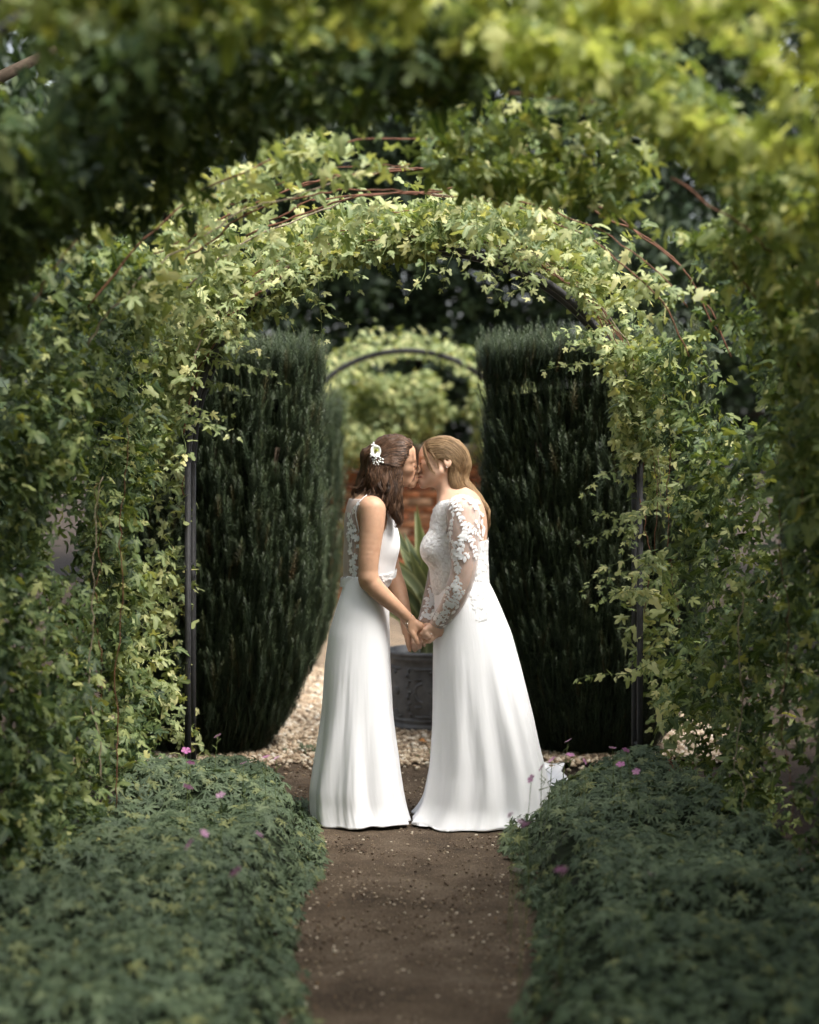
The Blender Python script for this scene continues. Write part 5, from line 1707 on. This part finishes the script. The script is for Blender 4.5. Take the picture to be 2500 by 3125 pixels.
    for k in range(5):
        a0 = 2 * math.pi * k / 5 + .4
        nr, na = 6, 6
        Vp = []
        for i in range(nr):
            t = i / (nr - 1); rr = .006 + .017 * t ** .9; zz = .004 + .020 * t - .010 * t ** 3
            for j in range(na):
                s_ = (j / (na - 1) - .5) * 2 * .78 * (1 - .25 * t ** 4)
                Vp.append([math.cos(a0 + s_) * rr, math.sin(a0 + s_) * rr * 1.15, zz + .003 * math.sin(3 * s_ + k) * t])
        i = np.arange(nr - 1)[:, None] * na; j = np.arange(na - 1)[None, :]
        Qp = np.stack([i + j, i + j + 1, i + na + j + 1, i + na + j], -1).reshape(-1, 4)
        me = mesh_np('petal', np.array(Vp) @ F3 + base, Qp)
        obj('petal', me, M_PETAL, clip)
    mb = MB()
    for k in range(7):
        a0 = rng.random() * 6.28
        p0 = np.array([.003 * math.cos(a0), .003 * math.sin(a0), .004]); p1 = np.array([.007 * math.cos(a0), .007 * math.sin(a0), .017])
        mb.tube(np.array([p0, p1]) @ F3 + base, [.0016, .0022], 5)
    obj('throat', mb.mesh('throat'), M_EYE_FLOWER, clip)
    mb = MB()
    for (x, y) in [(440, 225), (445, 238), (432, 245), (452, 245), (425, 255), (405, 330), (412, 345), (408, 360), (425, 355), (440, 345), (455, 350), (430, 375), (445, 380), (460, 370), (475, 360), (490, 365), (505, 365), (520, 375),
                   (435, 395), (448, 405), (462, 395), (478, 390), (490, 385), (500, 400), (515, 400), (528, 378), (525, 405), (445, 418), (470, 410), (485, 405), (455, 428), (476, 424)]:
        p = P1(x, y, c); yy, nn = dh.at(p[0], p[2])
        if yy is None: continue
        p = P1(x, y, yy) + nn * rng.uniform(.003, .011)
        r = rng.uniform(.0028, .0046)
        Vb = np.array([[math.cos(t) * math.sin(s), math.sin(t) * math.sin(s), math.cos(s)] for s in (.5, 1.2, 1.9, 2.7) for t in np.arange(6) * 1.047]) * r
        Vb *= rng.uniform(.8, 1.15, Vb.shape)
        i = np.arange(3)[:, None] * 6; j = np.arange(6)[None, :]; j2 = (j + 1) % 6
        mb.add(Vb + p, np.stack([i + j, i + 6 + j, i + 6 + j2, i + j2], -1).reshape(-1, 4), [[0, 1, 2], [0, 2, 3], [0, 3, 4], [0, 4, 5]])
    obj('small_blossoms', mb.mesh('small_blossoms', False), M_PETAL, clip)
    return root
bride_left()
# ------------------------------------------------------------------ person in the lace dress (faces left)
def bride_right():
    c = CY
    root = empty('person', (P1(1270, 1500, c)[0], c, 0))
    tag(root, "fair-haired person in a white gown with sheer leaf-lace sleeves and a train, kissing", "person")
    g = Grid((P1(700, 0, c)[0], c - .33, .02), (P1(1640, 0, c)[0], c + .33, P1(0, 120, c)[2]), .0042)
    hB = Body(g)
    hs_ = .95 * c / 8
    L = head(hB, P1(1063, 383, c + .022), -1, math.radians(-13), hs_, -.018)
    tB = Body(g)
    tB.ell(P1(1275, 1720, c), (.10, .13, .12), .05)
    tB.ell(P1(1252, 1490, c), (.112, .14, .17), .05)
    tB.ell(P1(1250, 1130, c), (.104, .145, .2), .05)
    tB.cone(P1(1245, 860, c - .125), P1(1225, 860, c + .125), .06, .06, .05)
    tB.ell(P1(1270, 920, c), (.078, .12, .12), .05)
    tB.ell(P1(1285, 1020, c), (.082, .13, .14), .05)
    for q in (-1, 1):
        tB.ell(P1(1042, 1222, c + q * .064), (.071, .067, .072), .035)
        tB.ell(P1(1112, 1010, c + q * .055), (.052, .06, .11), .05)
        tB.ell(P1(1130, 1400, c + q * .03), (.05, .085, .10), .05)
    nB = Body(g)
    nB.cone(P1(1200, 830, c), P1(1105, 560, c + .02), .056, .050, .045)
    armN, armF = Body(g), Body(g)
    armN.chain([P1(1275, 880, c - .165), P1(1282, 1050, c - .185), P1(1288, 1250, c - .195), P1(1278, 1430, c - .195), P1(1225, 1600, c - .185), P1(1150, 1760, c - .155), P1(1035, 1925, c - .105)], [.064, .0605, .054, .0485, .0455, .040, .029], .02)
    armF.chain([P1(1190, 880, c + .165), P1(1120, 1200, c + .2), P1(1058, 1460, c + .2)], [.06, .053, .046], .02)
    armF.chain([P1(1058, 1460, c + .2), P1(1000, 1660, c + .15), P1(925, 1890, c + .075)], [.046, .04, .028], .015)
    y0 = c - .108
    def hand(B, segs, k=.004):
        for pts, r in segs: B.chain([PH(*p) for p in pts], r, k)
    hN = Body(g)
    hand(hN, [([(1330, 860, y0), (1240, 860, y0 - .004), (1060, 850, y0 - .006)], [.024, .022, .018]),
              ([(1300, 930, y0), (1220, 960, y0 - .004), (1110, 980, y0 - .004)], [.022, .020, .016])], .012)
    hand(hN, [([(1030, 790, y0 - .004), (930, 880, y0 - .016), (850, 985, y0 - .012), (890, 1040, y0 + .008)], [.0125, .0112, .0098, .009]),
              ([(1050, 880, y0 - .006), (960, 990, y0 - .018), (900, 1050, y0 - .008), (950, 1080, y0 + .01)], [.012, .0105, .0095, .008]),
              ([(1120, 960, y0 - .008), (1040, 1060, y0 - .018), (975, 1080, y0 - .008), (1000, 1100, y0 + .01)], [.0115, .0102, .009, .008]),
              ([(1230, 1000, y0 - .006), (1130, 1110, y0 - .012), (1045, 1195, y0 - .012)], [.0125, .0100, .0080]),
              ([(1090, 780, y0 + .012), (960, 760, y0 + .03), (880, 800, y0 + .035)], [.014, .0115, .009])])
    hF = Body(g)
    y1 = c + .07
    hand(hF, [([(870, 640, y1 + .02), (800, 850, y1 + .005), (700, 1080, y1 - .01)], [.024, .022, .02]),
              ([(900, 800, y1 + .02), (800, 1060, y1)], [.02, .02])], .012)
    hand(hF, [([(640, 1080, y1 - .012), (600, 1230, y1 - .026), (620, 1350, y1 - .022), (660, 1420, y1 - .01)], [.013, .011, .010, .009]),
              ([(710, 1090, y1 - .008), (690, 1250, y1 - .026), (710, 1370, y1 - .014)], [.0125, .011, .0095]),
              ([(780, 1100, y1), (775, 1240, y1 - .018), (790, 1340, y1 - .006)], [.012, .0105, .009]),
              ([(850, 1060, y1 + .01), (880, 1200, y1), (905, 1290, y1)], [.0115, .010, .008])])
    D = smin(tB.D, nB.D, .045)
    D = smin(D, hB.D, .022)
    aN = smin(armN.D, hN.D, .012); aF = smin(armF.D, hF.D, .012)
    D = smin(D, aN, .022); D = smin(D, aF, .022)
    lg = Body(g)
    for q in (-1, 1):
        lg.chain([P1(1275, 1800, c + q * .06), np.array([P1(1260, 0, c)[0], c + q * .09, .48]), np.array([P1(1260, 0, c)[0], c + q * .085, .1])], [.06, .055, .038], .03)
        lg.cone(np.array([P1(1290, 0, c)[0], c + q * .085, .055]), np.array([P1(1050, 0, c)[0], c + q * .095, .045]), .032, .025, .02)
    D = smin(D, lg.D, .02)
    V, Q = surface(g, D); V = relax(V, Q, 1, .35)
    me = mesh_np('body', V, Q)
    fattr(me, 'lip', lip_mask(V, L, hs_))
    obj('body', me, M_SKIN_B, root)
    dress = empty('gown'); dress.parent = root
    X, Y, Z = g.ax[0][:, None, None], g.ax[1][None, :, None], g.ax[2][None, None, :]
    T = smin(tB.D, nB.D, .045)
    ry = lambda v: P1(0, v, c)[2]
    # lace bodice: full below the back line, a panel either side of a deep V above it
    panel = poly_x([(1150, 730), (1128, 900), (1112, 1060), (1150, 1130), (1600, 1135), (1610, 1700)], Z)
    vhalf = .088 * np.clip((Z - ry(1150)) / (ry(770) - ry(1150)), 0, 1)
    side = np.abs(Y - c)
    reg = np.maximum(X - panel, Z - ry(755))
    reg = np.maximum(reg, np.where((side < vhalf) & (X < P1(1160, 0, c)[0]), .02, -1.))
    reg = np.maximum(reg, ry(1640) - Z)
    bod = np.maximum(T - .008, reg).astype(np.float32)
    V, Q = surface(g, bod); V = relax(V, Q, 2, .5)
    obj('bodice', mesh_np('bodice', V, Q), M_LACE_CLOTH, dress)
    depB = Depth(g, (T - .008).astype(np.float32))
    # sheer yoke over shoulders and upper back
    reg = np.maximum(np.maximum(Z - ry(745), ry(1150) - Z), np.where((side < vhalf + .012) & (X < P1(1170, 0, c)[0]), .02, -1.))
    reg = np.maximum(reg, np.maximum(np.where(side < .07, 1., -1.) * .02, -.02) * (Z > ry(800)))
    yoke = np.maximum(T - .0055, reg).astype(np.float32)
    V, Q = surface(g, yoke); V = relax(V, Q, 2, .5)
    obj('yoke', mesh_np('yoke', V, Q), M_TULLE, dress)
    rng = np.random.default_rng(9)
    leafs = [petal_leaf(.024, .0072), petal_leaf(.019, .0062), petal_leaf(.015, .0045)]
    fl = flower_shape(.012, 5)
    # sleeves
    for nm, arm, wrist, elbow in (('near', armN, (1185, 790, y0), (1400, 300, y0)), ('far', armF, (930, 680, y1), (1010, 350, y1))):
        w0 = PH(*wrist); w1 = PH(*elbow); d = (w1 - w0) / np.linalg.norm(w1 - w0)
        cut = -((X - w0[0]) * d[0] + (Y - w0[1]) * d[1] + (Z - w0[2]) * d[2])
        sl = np.maximum(smin(arm.D, tB.D, .02) - .0055, cut)
        # leave the chest out of it
        sl = np.maximum(sl, arm.D - .03)
        sl = np.maximum(sl, -(T - .001)).astype(np.float32)
        V, Q = surface(g, sl); V = relax(V, Q, 2, .5)
        so = obj('sleeve', mesh_np('sleeve', V, Q), M_TULLE, dress)
        dS = Depth(g, np.minimum(arm.D, T + .0005).astype(np.float32) - .0055) if nm == 'near' else Depth(g, (arm.D - .0055).astype(np.float32))
        mb = MB()
        if nm == 'near':
            # trailing stems with paired leaves, as on the photograph
            stems = [[(1215, 750), (1222, 800), (1235, 880), (1270, 960), (1330, 1010), (1400, 1060)],
                     [(1215, 760), (1180, 800), (1185, 870)],
                     [(1270, 960), (1290, 1050), (1270, 1110), (1200, 1190), (1190, 1290)],
                     [(1290, 1050), (1340, 1110), (1370, 1200), (1390, 1270)],
                     [(1290, 1060), (1280, 1140), (1255, 1220)],
                     [(1175, 920), (1170, 990), (1160, 1060)],
                     [(1190, 1190), (1200, 1300), (1225, 1400), (1215, 1480), (1195, 1580)],
                     [(1215, 1480), (1240, 1560), (1210, 1640), (1150, 1730)],
                     [(1150, 1730), (1110, 1800), (1060, 1870)],
                     [(1160, 1560), (1130, 1660), (1100, 1740)],
                     [(1330, 1250), (1280, 1300), (1220, 1280)],
                     [(1290, 1600), (1240, 1660), (1190, 1740)]]
            for st in stems:
                cv = catmull(np.array(st, float), max(6, int(len(st) * 4)))
                pts = []
                for q in cv:
                    r = on_surface(dS, q[0], q[1], 90, .002)
                    if r is not None: pts.append(r[0])
                if len(pts) > 3: mb.tube(pts, .0011, 4)
                seglen = np.concatenate([[0], np.cumsum(np.linalg.norm(np.diff(cv, axis=0), axis=1))])
                nl = max(2, int(seglen[-1] / 33))
                for k in range(nl):
                    s_ = (k + .6) / nl * seglen[-1]
                    x, y = np.interp(s_, seglen, cv[:, 0]), np.interp(s_, seglen, cv[:, 1])
                    i = min(len(cv) - 2, np.searchsorted(seglen, s_))
                    dx, dy = cv[i + 1] - cv[i]
                    a = math.degrees(math.atan2(-dy, dx))
                    for sgn in (-1, 1):
                        stick(mb, dS, leafs[rng.integers(3)], x + rng.uniform(-4, 4), y + rng.uniform(-4, 4), a + sgn * rng.uniform(35, 70), rng.uniform(.8, 1.2), .0025)
                stick(mb, dS, leafs[0], cv[-1][0], cv[-1][1], math.degrees(math.atan2(-(cv[-1][1] - cv[-2][1]), cv[-1][0] - cv[-2][0])), 1.0, .0025)
            for x, y in ((1230, 1270), (1265, 1290), (1040, 1830), (1060, 1850), (1080, 1820), (1020, 1860), (1100, 1810), (1045, 1890), (1120, 1850), (1090, 1880), (1130, 1800), (1160, 1130), (1145, 1170), (1180, 1150), (1410, 1000), (1390, 960), (1430, 930), (1250, 730), (1290, 740), (1180, 770), (1150, 800), (1340, 780), (1380, 830)):
                stick(mb, dS, fl, x, y, rng.uniform(0, 360), rng.uniform(.8, 1.2), .003, False)
            for x, y, a in ((975, 1870, 40), (1100, 1920, 200), (1130, 1900, 60), (1080, 1950, 30), (1040, 1935, 100), (1000, 1890, 50), (985, 1860, 60), (1200, 1790, 240), (1230, 1740, 250)):
                stick(mb, dS, leafs[0], x, y, a, 1.1, .0025)
        else:
            for _ in range(60):
                t = rng.random()
                x = np.interp(t, [0, 1], [1010, 905]) + rng.uniform(-35, 45); y = np.interp(t, [0, 1], [1560, 1880])
                stick(mb, dS, leafs[rng.integers(3)], x, y, rng.uniform(0, 360), rng.uniform(.8, 1.2), .0025)
        obj('leaf_lace', mb.mesh('leaf_lace', False), M_LACE, so)
    # lace sprays on the bodice, neckline edging, and trailing down over the skirt
    mb = MB()
    for _ in range(520):
        y = rng.uniform(800, 1640); x = rng.uniform(880, 1540)
        if y < 1130 and x > 1140: continue
        p = P1(x, y, c); k = (np.abs(g.ax[0] - p[0]).argmin(), np.abs(g.ax[2] - p[2]).argmin())
        yy, nn = depB.at(p[0], p[2])
        if yy is None: continue
        j = np.abs(g.ax[1] - yy).argmin()
        if bod[k[0], min(j + 2, g.n[1] - 1), k[1]] > .001: continue
        stick(mb, depB, leafs[rng.integers(3)] , x, y, rng.uniform(0, 360), rng.uniform(.55, .9), .002)
    for x, y in ((1400, 840), (1430, 900), (1445, 960), (1455, 1020), (1440, 1080), (1460, 1110), (1420, 1060), (1410, 940), (1380, 800), (1350, 770), (1300, 745), (1470, 1060), (1430, 1120), (1450, 1000)):
        for _ in range(3):
            stick(mb, depB, leafs[rng.integers(3)], x + rng.uniform(-12, 12), y + rng.uniform(-12, 12), rng.uniform(0, 360), rng.uniform(.7, 1.1), .002)
    obj('bodice_lace', mb.mesh('bodice_lace', False), M_LACE, dress)
    mb = MB()
    ep = []
    for y in np.linspace(770, 1140, 16):
        zz = ry(y); vh = .088 * np.clip((zz - ry(1150)) / (ry(770) - ry(1150)), 0, 1)
        for q, lst in ((-1, ep),):
            jy = np.abs(g.ax[1] - (c + q * vh)).argmin(); kz = np.abs(g.ax[2] - zz).argmin()
            colm = (T[:, jy, kz] - .008) < 0
            if colm.any(): lst.append(np.array([g.ax[0][colm.argmax()], c + q * vh, zz]))
    if len(ep) > 4:
        cv = catmull(ep, 40); mb.tube(cv, .003, 5)
        for p in cv[::2]:
            Vv, Tt = flower_shape(.008, 5)
            mb.add(Vv @ np.array([[0, 0, 1.], [.4, -.9, 0], [-.9, -.4, 0]]) + p, None, Tt)
    obj('neckline_edging', mb.mesh('neckline_edging', False), M_LACE, dress)
    rows = [(1225, 914, 1030), (1250, 915, 1043), (1280, 915, 1056), (1330, 913, 1077), (1400, 911, 1096), (1500, 910, 1120), (1560, 908, 1133), (1620, 904, 1147), (1680, 893, 1158), (1720, 878, 1160), (1745, 868, 1158)]
    dep_ = [.158, .172, .182, .19, .2, .21, .215, .22, .23, .235, .235]
    sk, SV = skirt('skirt', rows, dep_, c + .01, [(7, .02, .3, .3, 1), (13, .012, 1.4, .8, 1), (4, .03, 2.2, .4, 1)], M_SATIN_B, dress, nth=480, nz=130,
                   ridges=[(-.95, -.72, .08, .055, .05), (-1.2, -1.12, .09, .05, .08), (-.7, -.42, .07, .07, .05), (-1.5, -1.62, .13, .05, .2), (-.48, -.18, .08, .07, .05), (-2.05, -2.15, .16, .06, .3), (-2.6, -2.7, .14, .09, .3), (-.2, .02, .07, .08, .05),
                           (.3, .35, .1, .09, .05), (.8, .8, .12, .1, .1), (1.4, 1.4, .12, .1, .1), (2.1, 2.1, .15, .1, .2), (2.7, 2.7, .15, .1, .2)],
                   train=((.20, 1.15), .85, .8, 16))
    # trailing lace on the hip: lies just outside the skirt's near side
    mb = MB()
    near = SV[:60].reshape(-1, 3)
    for k in range(60):
        t = rng.random() ** 1.1
        vx = np.interp(t, [0, 1], [1000, 1017]) + rng.uniform(-26, 26) * (1 - .65 * t); vy = np.interp(t, [0, 1], [1225, 1312])
        p = PV(vx, vy, c - .17)
        d = np.abs(near[:, 0] - p[0]) + np.abs(near[:, 2] - p[2]); d[near[:, 1] > c] = 9
        i = d.argmin(); q = np.array([p[0], near[i, 1] - .0015, p[2]])
        a = rng.uniform(0, 6.28); tv = np.array([math.cos(a), 0, math.sin(a)]); nv = np.array([.15, -.98, .1]); tv -= (tv @ nv) * nv; tv /= np.linalg.norm(tv)
        Vv, Qq = leafs[rng.integers(3)]
        mb.add((Vv * rng.uniform(.7, 1.15)) @ np.stack([np.cross(tv, nv), tv, nv], 0) + q, Qq)
    obj('skirt_lace', mb.mesh('skirt_lace', False), M_LACE, dress)
    # hair
    hD = Body(g)
    Rm = np.stack([L(1, 0, 0) - L(0, 0, 0), L(0, 1, 0) - L(0, 0, 0), L(0, 0, 1) - L(0, 0, 0)], 1) / hs_
    hD.ell(L(-.016, 0, .014), [v * hs_ for v in (.108, .080, .096)], .01, Rm)
    hD.ell(L(.02, 0, .03), [v * hs_ for v in (.076, .072, .068)], .02, Rm)
    hD.ell(L(-.05, 0, -.0), [v * hs_ for v in (.078, .068, .07)], .02, Rm)
    A = -(X - L(0, 0, 0)[0]) / hs_; U = (Z - L(0, 0, 0)[2]) / hs_
    line = np.interp(U, [-.2, -.05, -.03, -.01, .01, .03, .06, .09, .2], [-.055, -.052, -.04, -.012, .02, .05, .072, .082, .09])
    hD.D = np.maximum(hD.D, (A - line) * hs_ * .8).astype(np.float32)
    yn = c + .022
    for pts, r in (([(1190, 430, yn - .03), (1195, 560, yn - .04), (1220, 650, yn - .045), (1290, 720, yn - .03)], [.034, .032, .028, .024]),
                   ([(1250, 440, yn), (1240, 580, yn), (1330, 690, yn), (1435, 790, yn + .0), (1495, 890, yn), (1500, 1000, yn)], [.045, .042, .036, .026, .018, .006]),
                   ([(1200, 450, yn + .04), (1220, 600, yn + .05), (1300, 720, yn + .04)], [.04, .035, .03])):
        hD.chain([P1(*p) for p in pts], r, .025)
    PX = np.stack(np.broadcast_arrays(X, Y, Z), -1)
    hD.D = (hD.D + .006 * (vnoise(PX * np.array([80., 90., 40.]) + 7) - .5)).astype(np.float32)
    V, Q = surface(g, hD.D); V = relax(V, Q, 1, .4)
    me = mesh_np('hair', V, Q)
    fattr(me, 'tone', .15 + .5 * vnoise(V * np.array([120., 160., 90.])))
    hair = obj('hair', me, M_HAIR_B, root)
    dh = Depth(g, hD.D)
    S = []
    S += flow([[(890, 225), (1010, 170), (1180, 190), (1310, 330), (1290, 470)], [(900, 250), (1020, 220), (1160, 260), (1270, 380), (1275, 490)],
               [(930, 300), (1020, 280), (1120, 310), (1220, 400), (1260, 500)], [(980, 350), (1050, 330), (1130, 350), (1200, 420), (1250, 505)],
               [(1010, 390), (1070, 360), (1130, 355), (1190, 420), (1240, 500)]], 430, dh, 4, rng, .003, npts=22, tone=(.1, 1))
    S += flow([[(1165, 420), (1150, 540), (1165, 640), (1230, 700)], [(1200, 440), (1190, 580), (1230, 680), (1330, 770)], [(1240, 480), (1250, 600), (1350, 710), (1460, 860)],
               [(1270, 500), (1290, 620), (1410, 750), (1500, 950)]], 300, dh, 6, rng, .003, npts=22, tone=(0, .9), wob=3)
    G = [([(900, 240, yn - .06, .006), (915, 330, yn - .07, .007), (950, 420, yn - .075, .006), (985, 490, yn - .075, .004), (1040, 530, yn - .07, .001)], 26, .001),
         ([(960, 290, yn - .07, .008), (1000, 360, yn - .078, .008), (1030, 400, yn - .078, .006), (1045, 450, yn - .076, .003), (1040, 520, yn - .07, .001)], 10, .001),
         ([(1240, 600, yn - .03, .02), (1370, 710, yn - .03, .018), (1470, 840, yn - .02, .014), (1515, 960, yn - .01, .008), (1500, 1060, yn, .002)], 60, .004),
         ([(1260, 560, yn, .02), (1380, 720, yn, .014), (1480, 800, yn - .01, .008), (1540, 860, yn - .01, .003)], 12, .003),
         ([(1180, 600, yn - .06, .012), (1220, 690, yn - .08, .008), (1300, 720, yn - .10, .004), (1325, 790, yn - .13, .001), (1322, 840, yn - .14, .001)], 8, .001),
         ([(1160, 560, yn - .05, .01), (1180, 660, yn - .07, .008), (1240, 710, yn - .08, .003)], 12, .002)]
    S2 = locks(G, 1.0, rng, (.05, 1))
    strands_mesh('hair_strands', S, M_HAIR_B, hair, .0012)
    strands_mesh('loose_locks', S2, M_HAIR_B, hair, .0011)
    mb = MB()
    mb.tube(catmull([L(.089, .026, .006), L(.081, .040, .011), L(.068, .052, .007)][::1], 10) * 1.0, np.linspace(.0024, .001, 10), 5)
    mb2 = MB()
    near_s = -1
    q = [L(.089, near_s * .026, .006), L(.081, near_s * .040, .011), L(.068, near_s * .052, .007)]
    mb2.tube(catmull(q, 10), np.linspace(.0024, .001, 10), 5)
    obj('eyebrow', mb2.mesh('eyebrow'), M_BROW, root)
    mb = MB(); mb.tube(catmull([L(.091, near_s * .024, -.02), L(.089, near_s * .036, -.0245), L(.077, near_s * .047, -.021)], 8), .0016, 4)
    obj('eyelashes', mb.mesh('eyelashes'), M_DARK, root)
    mb = MB(); mb.tube(catmull([L(.105, near_s * .004, -.081), L(.094, near_s * .016, -.0805), L(.081, near_s * .026, -.078)], 8), [.001, .0022, .0024, .0022, .002, .0016, .001, .0006], 5)
    obj('mouth_line', mb.mesh('mouth_line'), plain('mouth_shadow', (.16, .035, .03), .6, .3), root)
    # necklace, ring, ear stud
    mb = MB(); pts = []
    for x, y in ((1230, 700), (1180, 745), (1110, 800), (1060, 880), (1010, 960), (965, 1100)):
        r = on_surface(Depth(g, D.astype(np.float32)), x, y, 90, .002) if not pts else on_surface(DD, x, y, 90, .002)
        if not pts: DD = Depth(g, D.astype(np.float32))
        if r is not None: pts.append(r[0])
    if len(pts) > 3: mb.tube(catmull(pts, 30), .0008, 4)
    obj('necklace', mb.mesh('necklace'), M_METAL, root)
    mb = MB(); cc = (PH(1120, 960, y0 - .008) + PH(1040, 1060, y0 - .018)) / 2; ax_ = PH(1040, 1060, y0 - .018) - PH(1120, 960, y0 - .008); ax_ /= np.linalg.norm(ax_)
    e1 = np.cross(ax_, [0, 1., 0]); e1 /= np.linalg.norm(e1); e2 = np.cross(ax_, e1); a = np.linspace(0, 2 * math.pi, 20)
    mb.tube(cc + .0114 * (np.cos(a)[:, None] * e1 + np.sin(a)[:, None] * e2), .0011, 5, cap=False)
    obj('ring', mb.mesh('ring'), M_METAL, root)
    mb = MB(); p = L(-.024, near_s * .080, -.05); mb.tube([p + [0, -.003, 0], p + [0, .003, 0]], .0022, 6)
    obj('ear_stud', mb.mesh('ear_stud'), M_METAL, root)
    return root
bride_right()
